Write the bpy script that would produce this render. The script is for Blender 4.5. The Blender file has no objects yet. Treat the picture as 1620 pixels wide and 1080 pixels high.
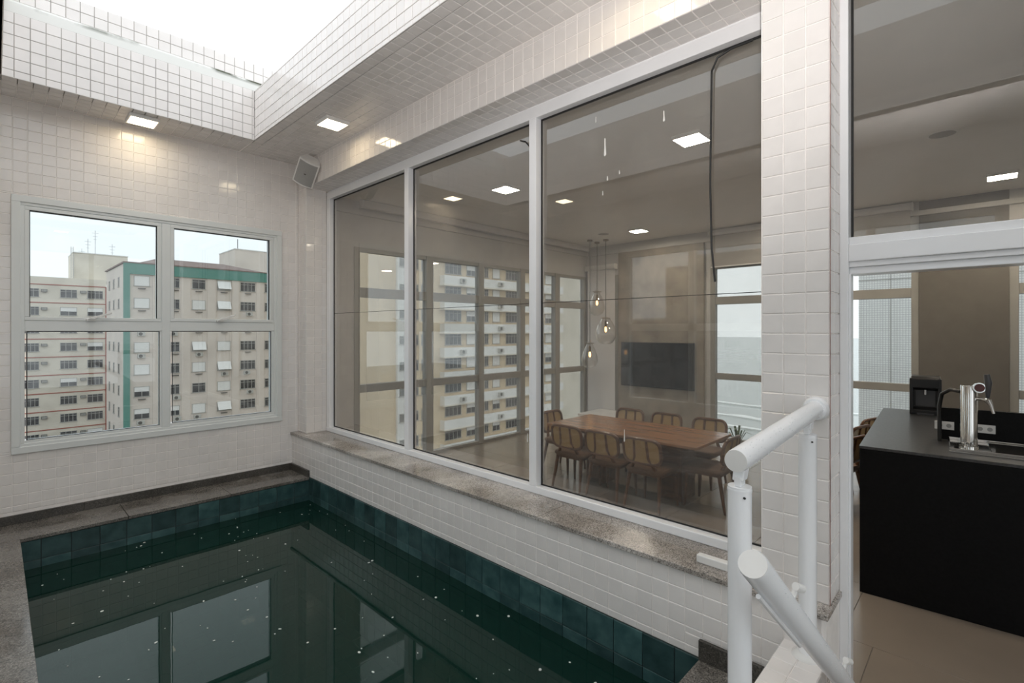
import bpy, bmesh, math, random
from mathutils import Vector, Matrix, Euler

random.seed(11)
sc = bpy.context.scene
C = sc.collection
PI = math.pi

# ------------------------------------------------------------------ camera
FPX, YAW, HORIZON = 786.65, math.radians(46.174), 523.04
cam_d = bpy.data.cameras.new('camera')
cam = bpy.data.objects.new('camera', cam_d)
C.objects.link(cam)
cam_d.sensor_width = 36.0
cam_d.lens = FPX / 1620 * 36.0
cam_d.shift_y = (HORIZON - 540.0) / 1620.0
cam_d.clip_start, cam_d.clip_end = 0.05, 3000
cam.location = (0, 0, 0)
cam.rotation_euler = (PI / 2, 0, -YAW)
sc.camera = cam

# ------------------------------------------------------------------ overcast sky and exposure
SKY = 1.16
w = bpy.data.worlds.new('overcast'); sc.world = w
w.use_nodes = True
nt = w.node_tree; nt.nodes.clear()
wo = nt.nodes.new('ShaderNodeOutputWorld'); bg = nt.nodes.new('ShaderNodeBackground')
tc = nt.nodes.new('ShaderNodeTexCoord'); nz = nt.nodes.new('ShaderNodeTexNoise'); rp = nt.nodes.new('ShaderNodeValToRGB')
nz.inputs['Scale'].default_value = 1.6; nz.inputs['Detail'].default_value = 3
rp.color_ramp.elements[0].position, rp.color_ramp.elements[1].position = .3, .7
rp.color_ramp.elements[0].color = (.86, .91, .95, 1); rp.color_ramp.elements[1].color = (.94, .975, 1, 1)
nt.links.new(tc.outputs['Generated'], nz.inputs['Vector']); nt.links.new(nz.outputs['Fac'], rp.inputs['Fac'])
nt.links.new(rp.outputs['Color'], bg.inputs['Color']); nt.links.new(bg.outputs[0], wo.inputs['Surface'])
bg.inputs['Strength'].default_value = SKY

vs = sc.view_settings
vs.view_transform = 'Standard'; vs.look = 'None'; vs.gamma = 1.0; vs.use_curve_mapping = False
vs.exposure = 0.67
cy = sc.cycles
cy.max_bounces = 12; cy.diffuse_bounces = 6; cy.glossy_bounces = 6; cy.transparent_max_bounces = 24
cy.sample_clamp_indirect = 6.0; cy.caustics_reflective = False; cy.caustics_refractive = False
cy.use_denoising = True

def portal(loc, rot, sx, sy):
    l = bpy.data.lights.new('portal', 'AREA'); l.shape = 'RECTANGLE'; l.size = sx; l.size_y = sy
    l.cycles.is_portal = True
    o = bpy.data.objects.new('sky_portal', l); C.objects.link(o); o.location = loc; o.rotation_euler = rot
portal((1.05, 2.6, 2.76), (0, 0, 0), 2.05, 6.9)                    # roof opening
portal((1.33, 6.62, .06), (-PI / 2, 0, 0), 2.4, 2.4)               # window over the pool
portal((6.4, 6.60, -.43), (-PI / 2, 0, 0), 5.7, 3.2)               # dining room facade
portal((9.36, 2.25, -.43), (0, PI / 2, 0), 3.2, 3.0)               # sea side windows
portal((-1.2, 2.3, .06), (0, -PI / 2, 0), 2.4, 4.2)                # side window
portal((1.0, -1.70, .3), (PI / 2, 0, 0), 3.6, 3.0)                 # added window behind the deck

# the photographer's flash head, tilted up: its glints show on tiles and frames, its light on soffit, beam and pillar
fl_d = bpy.data.lights.new('camera_flash', 'SPOT'); fl_d.energy = 260; fl_d.color = (1, .96, .94); fl_d.spot_size = math.radians(125); fl_d.spot_blend = 1.0; fl_d.shadow_soft_size = .06
fl_o = bpy.data.objects.new('camera_flash', fl_d); C.objects.link(fl_o); fl_o.location = (-.05, -.08, .32)
fl_o.rotation_euler = Vector((math.sin(math.radians(48)) * .60, math.cos(math.radians(48)) * .60, .80)).to_track_quat('-Z', 'Y').to_euler()

# ------------------------------------------------------------------ node materials
def _new(name):
    m = bpy.data.materials.new(name); m.use_nodes = True
    n = m.node_tree; n.nodes.clear()
    out = n.nodes.new('ShaderNodeOutputMaterial')
    return m, n, out
def N(n, t, **kw):
    x = n.nodes.new(t)
    for k, v in kw.items():
        if k.startswith('i_'): x.inputs[k[2:].replace('_', ' ')].default_value = v
        else: setattr(x, k, v)
    return x
def c4(c, k=1.0): return (min(1, c[0] * k), min(1, c[1] * k), min(1, c[2] * k), 1)

def pbr(name, col, rough=.5, metal=0.0, var=.06, vscale=6.0, bump=0.0, bscale=80.0, tone=0.0, spec=.5, col2=None, stretch=(1, 1, 1), detail=4):
    """principled surface, colour drifting by noise; tone = spread from piece to piece"""
    m, n, out = _new(name); L = n.links.new
    b = N(n, 'ShaderNodeBsdfPrincipled'); L(b.outputs[0], out.inputs[0])
    b.inputs['Roughness'].default_value = rough; b.inputs['Metallic'].default_value = metal
    b.inputs['Specular IOR Level'].default_value = spec
    t = N(n, 'ShaderNodeTexCoord'); mp = N(n, 'ShaderNodeMapping'); mp.inputs['Scale'].default_value = stretch
    oi = N(n, 'ShaderNodeObjectInfo')
    L(t.outputs['Object'], mp.inputs['Vector'])
    add = N(n, 'ShaderNodeVectorMath', operation='ADD'); L(mp.outputs[0], add.inputs[0])
    mul = N(n, 'ShaderNodeMath', operation='MULTIPLY'); mul.inputs[1].default_value = 37.0; L(oi.outputs['Random'], mul.inputs[0])
    L(mul.outputs[0], add.inputs[1])
    ns = N(n, 'ShaderNodeTexNoise'); ns.inputs['Scale'].default_value = vscale; ns.inputs['Detail'].default_value = detail
    L(add.outputs[0], ns.inputs['Vector'])
    r = N(n, 'ShaderNodeValToRGB'); r.color_ramp.elements[0].position, r.color_ramp.elements[1].position = .3, .7
    r.color_ramp.elements[0].color = c4(col, 1 - var); r.color_ramp.elements[1].color = c4(col2, 1) if col2 else c4(col, 1 + var)
    L(ns.outputs['Fac'], r.inputs['Fac'])
    src = r.outputs['Color']
    if tone:
        g = N(n, 'ShaderNodeNewGeometry'); a2 = N(n, 'ShaderNodeMath', operation='ADD'); fr = N(n, 'ShaderNodeMath', operation='FRACT')
        L(oi.outputs['Random'], a2.inputs[0]); L(g.outputs['Random Per Island'], a2.inputs[1]); L(a2.outputs[0], fr.inputs[0])
        mr = N(n, 'ShaderNodeMapRange'); mr.inputs['To Min'].default_value = 1 - tone; mr.inputs['To Max'].default_value = 1 + tone
        L(fr.outputs[0], mr.inputs['Value'])
        hs = N(n, 'ShaderNodeHueSaturation'); L(src, hs.inputs['Color']); L(mr.outputs[0], hs.inputs['Value']); src = hs.outputs[0]
    L(src, b.inputs['Base Color'])
    if bump:
        n2 = N(n, 'ShaderNodeTexNoise'); n2.inputs['Scale'].default_value = bscale; n2.inputs['Detail'].default_value = 3
        L(add.outputs[0], n2.inputs['Vector'])
        bp = N(n, 'ShaderNodeBump'); bp.inputs['Strength'].default_value = bump; bp.inputs['Distance'].default_value = .01
        L(n2.outputs['Fac'], bp.inputs['Height']); L(bp.outputs[0], b.inputs['Normal'])
    return m

def granite(name, base, dark, light, rough=.3, scale=160, wet=.0):
    m, n, out = _new(name); L = n.links.new
    b = N(n, 'ShaderNodeBsdfPrincipled'); L(b.outputs[0], out.inputs[0])
    t = N(n, 'ShaderNodeTexCoord')
    v = N(n, 'ShaderNodeTexVoronoi'); v.inputs['Scale'].default_value = scale; L(t.outputs['Object'], v.inputs['Vector'])
    s = N(n, 'ShaderNodeSeparateColor'); L(v.outputs['Color'], s.inputs[0])
    r = N(n, 'ShaderNodeValToRGB'); cr = r.color_ramp
    cr.elements[0].position = 0; cr.elements[0].color = c4(dark)
    cr.elements[1].position = 1; cr.elements[1].color = c4(light)
    e = cr.elements.new(.35); e.color = c4(base, .85); e = cr.elements.new(.75); e.color = c4(base, 1.1)
    L(s.outputs[0], r.inputs['Fac'])
    ns = N(n, 'ShaderNodeTexNoise'); ns.inputs['Scale'].default_value = 2.2; ns.inputs['Detail'].default_value = 5; L(t.outputs['Object'], ns.inputs['Vector'])
    mx = N(n, 'ShaderNodeMix', data_type='RGBA', blend_type='MULTIPLY'); mx.inputs['Factor'].default_value = 1
    r2 = N(n, 'ShaderNodeValToRGB'); r2.color_ramp.elements[0].position, r2.color_ramp.elements[1].position = .42, .6
    r2.color_ramp.elements[0].color = (.62, .6, .58, 1); r2.color_ramp.elements[1].color = (1.0, 1.0, 1.0, 1)
    L(ns.outputs['Fac'], r2.inputs['Fac']); L(r.outputs['Color'], mx.inputs['A']); L(r2.outputs['Color'], mx.inputs['B'])
    L(mx.outputs['Result'], b.inputs['Base Color'])
    mr = N(n, 'ShaderNodeMapRange'); mr.inputs['From Min'].default_value = .4; mr.inputs['From Max'].default_value = .62
    mr.inputs['To Min'].default_value = max(.05, rough - wet); mr.inputs['To Max'].default_value = rough
    L(ns.outputs['Fac'], mr.inputs['Value']); L(mr.outputs[0], b.inputs['Roughness'])
    return m

def glass(name, tint, refl=1.7, haze=0.0):
    """flat architectural pane: fresnel mirror over a tinted clear sheet"""
    m, n, out = _new(name); L = n.links.new
    fr = N(n, 'ShaderNodeFresnel'); fr.inputs['IOR'].default_value = 1.5
    g = N(n, 'ShaderNodeNewGeometry'); inv = N(n, 'ShaderNodeMath', operation='SUBTRACT'); inv.inputs[0].default_value = 1.0
    L(g.outputs['Backfacing'], inv.inputs[1])
    k = N(n, 'ShaderNodeMath', operation='MULTIPLY'); k.inputs[1].default_value = refl; L(fr.outputs[0], k.inputs[0])
    k2 = N(n, 'ShaderNodeMath', operation='MULTIPLY', use_clamp=True); L(k.outputs[0], k2.inputs[0]); L(inv.outputs[0], k2.inputs[1])
    tr = N(n, 'ShaderNodeBsdfTransparent'); tr.inputs[0].default_value = (tint[0] ** .5, tint[1] ** .5, tint[2] ** .5, 1)
    gl = N(n, 'ShaderNodeBsdfGlossy'); gl.inputs['Color'].default_value = (1, 1, 1, 1); gl.inputs['Roughness'].default_value = 0.0
    mx = N(n, 'ShaderNodeMixShader'); L(k2.outputs[0], mx.inputs[0]); L(tr.outputs[0], mx.inputs[1]); L(gl.outputs[0], mx.inputs[2])
    res = mx.outputs[0]
    if haze:
        t = N(n, 'ShaderNodeTexCoord'); ns = N(n, 'ShaderNodeTexNoise'); ns.inputs['Scale'].default_value = 3; ns.inputs['Detail'].default_value = 6
        L(t.outputs['Object'], ns.inputs['Vector'])
        mr = N(n, 'ShaderNodeMapRange'); mr.inputs['From Min'].default_value = .3; mr.inputs['From Max'].default_value = .75
        mr.inputs['To Min'].default_value = haze * .5; mr.inputs['To Max'].default_value = haze * 1.5
        L(ns.outputs['Fac'], mr.inputs['Value'])
        df = N(n, 'ShaderNodeBsdfDiffuse'); df.inputs['Color'].default_value = (.75, .74, .72, 1)
        m2 = N(n, 'ShaderNodeMixShader'); L(mr.outputs[0], m2.inputs[0]); L(res, m2.inputs[1]); L(df.outputs[0], m2.inputs[2]); res = m2.outputs[0]
    L(res, out.inputs[0])
    return m

def emit(name, col, k):
    m, n, out = _new(name); L = n.links.new
    e = N(n, 'ShaderNodeEmission'); e.inputs['Color'].default_value = c4(col); e.inputs['Strength'].default_value = k
    L(e.outputs[0], out.inputs[0]); return m

def water(name):
    m, n, out = _new(name); L = n.links.new
    t = N(n, 'ShaderNodeTexCoord'); ns = N(n, 'ShaderNodeTexNoise'); ns.inputs['Scale'].default_value = 2.5; L(t.outputs['Object'], ns.inputs['Vector'])
    bp = N(n, 'ShaderNodeBump'); bp.inputs['Strength'].default_value = .02; bp.inputs['Distance'].default_value = .02; L(ns.outputs['Fac'], bp.inputs['Height'])
    fr = N(n, 'ShaderNodeFresnel'); fr.inputs['IOR'].default_value = 1.33; L(bp.outputs[0], fr.inputs['Normal'])
    tr = N(n, 'ShaderNodeBsdfTransparent'); tr.inputs[0].default_value = (.06, .15, .125, 1)
    df = N(n, 'ShaderNodeBsdfDiffuse'); df.inputs['Color'].default_value = (.009, .04, .030, 1)
    m1 = N(n, 'ShaderNodeMixShader'); m1.inputs[0].default_value = .6; L(tr.outputs[0], m1.inputs[1]); L(df.outputs[0], m1.inputs[2])
    gl = N(n, 'ShaderNodeBsdfGlossy'); gl.inputs['Roughness'].default_value = .012; gl.inputs['Color'].default_value = (.95, 1, .98, 1); L(bp.outputs[0], gl.inputs['Normal'])
    mx = N(n, 'ShaderNodeMixShader'); L(fr.outputs[0], mx.inputs[0]); L(m1.outputs[0], mx.inputs[1]); L(gl.outputs[0], mx.inputs[2])
    L(mx.outputs[0], out.inputs[0]); return m

def grid_tiles(name, col, grout, pitch, gap, rough=.25, axes='XZ'):
    """small tiles too far off to tell apart, as colour and relief"""
    m, n, out = _new(name); L = n.links.new
    b = N(n, 'ShaderNodeBsdfPrincipled'); L(b.outputs[0], out.inputs[0]); b.inputs['Roughness'].default_value = rough
    t = N(n, 'ShaderNodeTexCoord'); s = N(n, 'ShaderNodeSeparateXYZ'); L(t.outputs['Object'], s.inputs[0])
    cmb = N(n, 'ShaderNodeCombineXYZ'); L(s.outputs[axes[0]], cmb.inputs[0]); L(s.outputs[axes[1]], cmb.inputs[1])
    br = N(n, 'ShaderNodeTexBrick', offset=0.0, squash=1.0)
    br.inputs['Color1'].default_value = c4(col, .97); br.inputs['Color2'].default_value = c4(col, 1.03); br.inputs['Mortar'].default_value = c4(grout)
    br.inputs['Scale'].default_value = 1.0; br.inputs['Mortar Size'].default_value = gap; br.inputs['Brick Width'].default_value = pitch; br.inputs['Row Height'].default_value = pitch
    L(cmb.outputs[0], br.inputs['Vector']); L(br.outputs['Color'], b.inputs['Base Color'])
    return m

def cane(name):
    m, n, out = _new(name); L = n.links.new
    b = N(n, 'ShaderNodeBsdfPrincipled'); b.inputs['Roughness'].default_value = .5
    t = N(n, 'ShaderNodeTexCoord'); ck = N(n, 'ShaderNodeTexChecker'); ck.inputs['Scale'].default_value = 130
    L(t.outputs['Object'], ck.inputs['Vector'])
    ck.inputs['Color1'].default_value = (.60, .42, .19, 1); ck.inputs['Color2'].default_value = (.44, .28, .11, 1); L(ck.outputs['Color'], b.inputs['Base Color'])
    tr = N(n, 'ShaderNodeBsdfTransparent'); mx = N(n, 'ShaderNodeMixShader'); mx.inputs[0].default_value = .22
    L(b.outputs[0], mx.inputs[1]); L(tr.outputs[0], mx.inputs[2]); L(mx.outputs[0], out.inputs[0]); return m

def stained(name, col, stain, scale=3.0, lo=.55, hi=.72):
    m, n, out = _new(name); L = n.links.new
    b = N(n, 'ShaderNodeBsdfPrincipled'); L(b.outputs[0], out.inputs[0]); b.inputs['Roughness'].default_value = .8
    t = N(n, 'ShaderNodeTexCoord'); ns = N(n, 'ShaderNodeTexNoise'); ns.inputs['Scale'].default_value = scale; ns.inputs['Detail'].default_value = 8
    L(t.outputs['Object'], ns.inputs['Vector'])
    r = N(n, 'ShaderNodeValToRGB'); r.color_ramp.elements[0].position, r.color_ramp.elements[1].position = lo, hi
    r.color_ramp.elements[0].color = c4(col); r.color_ramp.elements[1].color = c4(stain); L(ns.outputs['Fac'], r.inputs['Fac'])
    L(r.outputs['Color'], b.inputs['Base Color']); return m

def mossy(name, col, stain, scale, z0, z1):
    m, n, out = _new(name); L = n.links.new
    b = N(n, 'ShaderNodeBsdfPrincipled'); L(b.outputs[0], out.inputs[0]); b.inputs['Roughness'].default_value = .85
    t = N(n, 'ShaderNodeTexCoord'); ns = N(n, 'ShaderNodeTexNoise'); ns.inputs['Scale'].default_value = scale; ns.inputs['Detail'].default_value = 9
    L(t.outputs['Object'], ns.inputs['Vector']); sx = N(n, 'ShaderNodeSeparateXYZ'); L(t.outputs['Object'], sx.inputs[0])
    a = N(n, 'ShaderNodeMapRange'); a.inputs['From Min'].default_value = z0; a.inputs['From Max'].default_value = z1; L(sx.outputs['Z'], a.inputs['Value'])
    c = N(n, 'ShaderNodeMapRange'); c.inputs['From Min'].default_value = .5; c.inputs['From Max'].default_value = .6; L(ns.outputs['Fac'], c.inputs['Value'])
    k = N(n, 'ShaderNodeMath', operation='MULTIPLY'); L(a.outputs[0], k.inputs[0]); L(c.outputs[0], k.inputs[1])
    mx = N(n, 'ShaderNodeMix', data_type='RGBA'); L(k.outputs[0], mx.inputs['Factor']); mx.inputs['A'].default_value = c4(col); mx.inputs['B'].default_value = c4(stain)
    L(mx.outputs['Result'], b.inputs['Base Color']); return m

TILE = (.80, .765, .74)
M = dict(
    tile=pbr('glazed_white_tile', TILE, .10, var=.025, vscale=9, bump=.05, bscale=14, tone=.025),
    soffit_tile=pbr('glazed_ceiling_tile', (.76, .73, .71), .16, var=.03, vscale=9, bump=.05, bscale=14, tone=.04),
    grout=pbr('pale_grout', (.92, .88, .85), .8, var=.06, vscale=12),
    grout_dark=pbr('weathered_grout', (.33, .31, .29), .9, var=.2, vscale=6),
    pool_tile=pbr('teal_pool_tile', (.022, .072, .075), .32, var=.35, vscale=9, tone=.35, bump=.15, bscale=30, col2=(.055, .115, .115), detail=7),
    pool_grout=pbr('dark_pool_grout', (.055, .065, .06), .8),
    granite=granite('grey_brown_granite', (.50, .46, .425), (.15, .135, .125), (.72, .68, .64), .28, 170, .16),
    granite_wet=granite('wet_coping_granite', (.20, .185, .165), (.06, .055, .05), (.36, .33, .30), .34, 170, .24),
    granite_dark=granite('dark_skirting_granite', (.085, .078, .068), (.03, .028, .025), (.16, .15, .135), .4, 170, .1),
    white=pbr('white_lacquered_aluminium', (.87, .875, .89), .22, var=.02, vscale=3),
    white_grey=pbr('pale_grey_aluminium', (.74, .76, .75), .3, var=.02, vscale=3),
    bronze=pbr('champagne_bronze_aluminium', (.325, .312, .283), .4, metal=0.0, var=.05, vscale=4),
    gasket=pbr('black_rubber', (.012, .012, .012), .6),
    glass1=glass('window_glass', (.56, .60, .605), 1.5),
    glass2=glass('large_pane_glass', (.68, .67, .645), 2.0, haze=.038),
    glass3=glass('clear_window_glass', (.72, .75, .745), 1.3),
    glass3b=glass('added_window_glass', (.85, .87, .87), 1.3),
    water=water('green_pool_water'),
    speck=pbr('floating_specks', (.72, .74, .70), .6),
    plaster=pbr('white_plaster', (.72, .69, .64), .75, var=.03),
    ceiling=pbr('ceiling_paint', (.86, .85, .82), .8, var=.02),
    greywall=pbr('taupe_paint', (.15, .137, .118), .75, var=.04),
    beigewall=pbr('warm_grey_paint', (.55, .54, .52), .75, var=.03),
    concrete=pbr('mottled_concrete_panel', (.30, .265, .22), .55, var=.22, vscale=3.5, bump=.1, bscale=40, detail=8),
    floor=pbr('satin_porcelain', (.265, .22, .178), .2, var=.06, vscale=2, tone=.02),
    floor_joint=pbr('floor_joint', (.25, .22, .19), .7),
    ledge=mossy('stained_white_render', (.72, .72, .69), (.05, .06, .03), 2.6, 2.785, 2.83),
    roof_side=stained('render', (.6, .58, .55), (.3, .29, .27)),
    wood=pbr('walnut_wood', (.135, .062, .028), .32, var=.35, vscale=3, stretch=(12, 1.2, 12), detail=6),
    tablewood=pbr('polished_table_wood', (.30, .145, .065), .2, var=.3, vscale=2.5, stretch=(10, 1, 10), detail=6),
    seat=pbr('brown_seat_fabric', (.16, .095, .06), .7, var=.12, vscale=60),
    cane=cane('woven_cane'),
    black=pbr('black_stone', (.0045, .0045, .005), .6, var=.3, vscale=50, spec=.15),
    blacktop=pbr('black_stone_top', (.05, .05, .051), .32, var=.3, vscale=50),
    blackplastic=pbr('black_plastic', (.012, .012, .013), .35),
    darkgrey=pbr('dark_grey_plastic', (.06, .06, .065), .3),
    screen=pbr('television_glass', (.012, .012, .014), .08),
    chrome=pbr('chrome', (.72, .71, .69), .12, metal=1.0, var=.02),
    grille=pbr('grey_speaker_grille', (.36, .355, .345), .7, var=.1, vscale=200),
    offwhite=pbr('offwhite_plastic', (.78, .77, .75), .35),
    red=pbr('dark_red_enamel', (.10, .018, .015), .3),
    lamp=emit('warm_panel_light', (1.0, .82, .54), 11.0),
    lamp_in=emit('warm_ceiling_light', (1.0, .88, .72), 84.0),
    filament=emit('glowing_filament', (1.0, .50, .16), 7.0),
    clearbulb=glass('clear_lamp_glass', (.90, .89, .87), 3.2),
    brass=pbr('aged_brass', (.20, .14, .07), .35, metal=.8),
    blind=pbr('white_roller_blind', (.66, .65, .64), .8, var=.02),
    blind_grey=pbr('grey_roller_blind', (.40, .38, .36), .8, var=.02),
    leaf=pbr('dark_green_leaf', (.05, .10, .035), .4, var=.3),
    pot=pbr('grey_planter', (.33, .31, .28), .5),
    # outside
    b_beige=stained('beige_render', (.76, .70, .60), (.62, .57, .48), .35, .45, .75),
    b_pink=stained('pinkish_render', (.76, .68, .61), (.66, .59, .53), .3, .45, .75),
    b_white=stained('white_render', (.84, .83, .80), (.70, .69, .66), .3, .5, .8),
    b_ochre=stained('ochre_render', (.76, .62, .44), (.66, .54, .39), .3, .45, .75),
    b_green=stained('green_render', (.12, .30, .25), (.17, .34, .30), .4, .45, .7),
    b_red=pbr('red_line_paint', (.36, .10, .075), .7),
    b_roof=pbr('brown_roof_tiles', (.25, .185, .165), .8, var=.2, vscale=1.5),
    b_frame=pbr('window_frame_grey', (.45, .44, .41), .5),
    b_glass=pbr('dark_window_glass', (.075, .075, .078), .18, var=.5, vscale=.8),
    b_shut=pbr('white_shutter', (.86, .85, .83), .55, var=.04),
    b_ac=pbr('air_conditioner_casing', (.55, .54, .50), .6, var=.1),
    b_acdark=pbr('air_conditioner_grille', (.12, .115, .105), .7),
    b_grey=stained('grey_render', (.30, .28, .255), (.24, .22, .2), .3),
    steel=pbr('galvanised_steel', (.42, .43, .43), .45, metal=.6),
    asphalt=pbr('street_ground', (.16, .16, .155), .9, var=.2, vscale=.05),
    sand=pbr('wet_sand', (.34, .31, .26), .7, var=.1, vscale=.05),
    sea=pbr('grey_green_sea', (.30, .33, .315), .22, var=.08, vscale=.02, bump=.6, bscale=.35),
    foam=pbr('sea_foam', (.82, .83, .82), .8),
    wingtile=grid_tiles('small_white_wall_tiles', (.80, .80, .77), (.52, .52, .51), .055, .006, .3, 'YZ'),
    backtile=grid_tiles('white_wall_tiles', TILE, (.78, .74, .71), .10, .004, .15, 'XZ'),
    sidetile=grid_tiles('white_side_wall_tiles', TILE, (.78, .74, .71), .10, .004, .15, 'YZ'),
    drop=pbr('rain_drop', (.80, .82, .83), .06),
    rust_joint=pbr('reddish_joint', (.36, .24, .21), .8, var=.4, vscale=12),
    cable=pbr('black_cable', (.012, .012, .012), .4),
)

# ------------------------------------------------------------------ mesh helpers
class MB:
    def __init__(s): s.v = []; s.f = []
    def add(s, vs, fs):
        k = len(s.v); s.v += [tuple(p) for p in vs]; s.f += [tuple(i + k for i in f) for f in fs]; return s
    def box(s, x0, x1, y0, y1, z0, z1):
        x0, x1 = min(x0, x1), max(x0, x1); y0, y1 = min(y0, y1), max(y0, y1); z0, z1 = min(z0, z1), max(z0, z1)
        return s.add([(x0, y0, z0), (x1, y0, z0), (x1, y1, z0), (x0, y1, z0), (x0, y0, z1), (x1, y0, z1), (x1, y1, z1), (x0, y1, z1)],
                     [(0, 3, 2, 1), (4, 5, 6, 7), (0, 1, 5, 4), (1, 2, 6, 5), (2, 3, 7, 6), (3, 0, 4, 7)])
    def prism(s, pts, axis, a, b):
        """closed outline (2D) pushed along an axis from a to b"""
        def P(p, t):
            return {'x': (t, p[0], p[1]), 'y': (p[0], t, p[1]), 'z': (p[0], p[1], t)}[axis]
        n = len(pts)
        vs = [P(p, a) for p in pts] + [P(p, b) for p in pts]
        return s.add(vs, [tuple(range(n))[::-1], tuple(range(n, 2 * n))] + [(i, (i + 1) % n, n + (i + 1) % n, n + i) for i in range(n)])
    def tube(s, path, rad, n=10, caps=True, closed=False, flat=1.0):
        P = [Vector(p) for p in path]; m = len(P)
        R = rad if isinstance(rad, (list, tuple)) else [rad] * m
        rings = []; up = None
        for i in range(m):
            if closed: d = P[(i + 1) % m] - P[i - 1]
            else: d = P[min(i + 1, m - 1)] - P[max(i - 1, 0)]
            d.normalize()
            if up is None:
                up = Vector((0, 0, 1)) if abs(d.z) < .9 else Vector((1, 0, 0))
            a = d.cross(up); a.normalize(); b = a.cross(d); b.normalize(); up = b
            rings.append([P[i] + (a * math.cos(t) * flat + b * math.sin(t)) * R[i] for t in [2 * PI * k / n for k in range(n)]])
        vs = [p for r in rings for p in r]; fs = []
        for i in range(m if closed else m - 1):
            j = (i + 1) % m
            for k in range(n):
                q = (k + 1) % n; fs.append((i * n + k, i * n + q, j * n + q, j * n + k))
        if caps and not closed:
            fs.append(tuple(range(n))[::-1]); fs.append(tuple(range((m - 1) * n, m * n)))
        return s.add(vs, fs)
    def lathe(s, prof, c=(0, 0, 0), n=20, caps=True):
        vs = []; fs = []; m = len(prof)
        for r, z in prof:
            for k in range(n):
                t = 2 * PI * k / n; vs.append((c[0] + r * math.cos(t), c[1] + r * math.sin(t), c[2] + z))
        for i in range(m - 1):
            for k in range(n):
                q = (k + 1) % n; fs.append((i * n + k, i * n + q, (i + 1) * n + q, (i + 1) * n + k))
        if caps: fs.append(tuple(range(n))[::-1]); fs.append(tuple(range((m - 1) * n, m * n)))
        return s.add(vs, fs)
    def rot(s, mat):
        s.v = [tuple(mat @ Vector(p)) for p in s.v]; return s
    def mesh(s, name, mat, bevel=0, smooth=False, seg=2):
        me = bpy.data.meshes.new(name); me.from_pydata(s.v, [], s.f); me.update()
        bm = bmesh.new(); bm.from_mesh(me); bmesh.ops.recalc_face_normals(bm, faces=bm.faces)
        if bevel:
            es = [e for e in bm.edges if len(e.link_faces) == 2 and e.calc_face_angle(0) > .5]
            bmesh.ops.bevel(bm, geom=es, offset=bevel, segments=seg, affect='EDGES', profile=.5, clamp_overlap=True)
        bm.to_mesh(me); bm.free()
        if smooth:
            for p in me.polygons: p.use_smooth = True
            me.set_sharp_from_angle(angle=.7)
        if mat: me.materials.append(mat)
        return me
    def build(s, name, mat, parent=None, bevel=0, smooth=False, seg=2):
        return link(name, s.mesh(name, mat, bevel, smooth, seg), parent)

def link(name, me, parent=None, loc=None, rot=None):
    o = bpy.data.objects.new(name, me); C.objects.link(o)
    if parent:
        o.parent = parent; o.matrix_parent_inverse = Matrix.Translation(-Vector(parent.location))
    if loc is not None: o.location = loc
    if rot is not None: o.rotation_euler = rot
    return o
def tag(o, label=None, cat=None, group=None, kind=None):
    if label: o['label'] = label
    if cat: o['category'] = cat
    if group: o['group'] = group
    if kind: o['kind'] = kind
    return o
def thing(name, label, cat, loc=(0, 0, 0), group=None, kind=None):
    o = bpy.data.objects.new(name, None); C.objects.link(o); o.location = loc; o.empty_display_size = .1
    return tag(o, label, cat, group, kind)
def struct(name, mb, mat, label, cat, bevel=0):
    return tag(mb.build(name, mat, bevel=bevel), label, cat, kind='structure')
def copy_tree(o, parent=None):
    c = o.copy(); C.objects.link(c)
    if parent: c.parent = parent
    for ch in list(o.children): copy_tree(ch, c)
    return c
B = lambda *a: MB().box(*a)

# ------------------------------------------------------------------ glazed tiles, one object each
FV = Vector((math.sin(YAW), math.cos(YAW), 0)); RV = Vector((math.cos(YAW), -math.sin(YAW), 0))
def seen(p):
    d = p.dot(FV)
    if d < .2: return 0
    x = 810 + FPX * p.dot(RV) / d; y = HORIZON - FPX * p.z / d
    if not (-8 < x < 1628 and -8 < y < 1088): return 0
    return 1 / (d * d)
_tm = {}
def tile_verts(wd, ht, th, ch):
    a, b = wd / 2, ht / 2
    return ([(-a, -b, 0), (a, -b, 0), (a, b, 0), (-a, b, 0), (-a, -b, th - ch), (a, -b, th - ch), (a, b, th - ch), (-a, b, th - ch),
             (-a + ch, -b + ch, th), (a - ch, -b + ch, th), (a - ch, b - ch, th), (-a + ch, b - ch, th)],
            [(0, 1, 5, 4), (1, 2, 6, 5), (2, 3, 7, 6), (3, 0, 4, 7), (4, 5, 9, 8), (5, 6, 10, 9), (6, 7, 11, 10), (7, 4, 8, 11), (8, 9, 10, 11)])
def tile_mesh(wd, ht, th, ch, mat):
    k = (round(wd, 3), round(ht, 3), th, mat.name)
    if k not in _tm:
        me = bpy.data.meshes.new('tile'); v, f = tile_verts(wd, ht, th, ch); me.from_pydata(v, [], f); me.materials.append(mat); me.update(); _tm[k] = me
    return _tm[k]
def subtract(r, h):
    u0, u1, v0, v1 = r; a0, a1, b0, b1 = h
    if a1 <= u0 or a0 >= u1 or b1 <= v0 or b0 >= v1: return [r]
    out = []
    if v0 < b0: out.append((u0, u1, v0, b0))
    if b1 < v1: out.append((u0, u1, b1, v1))
    m0, m1 = max(v0, b0), min(v1, b1)
    if u0 < a0: out.append((u0, a0, m0, m1))
    if a1 < u1: out.append((a1, u1, m0, m1))
    return out
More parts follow.
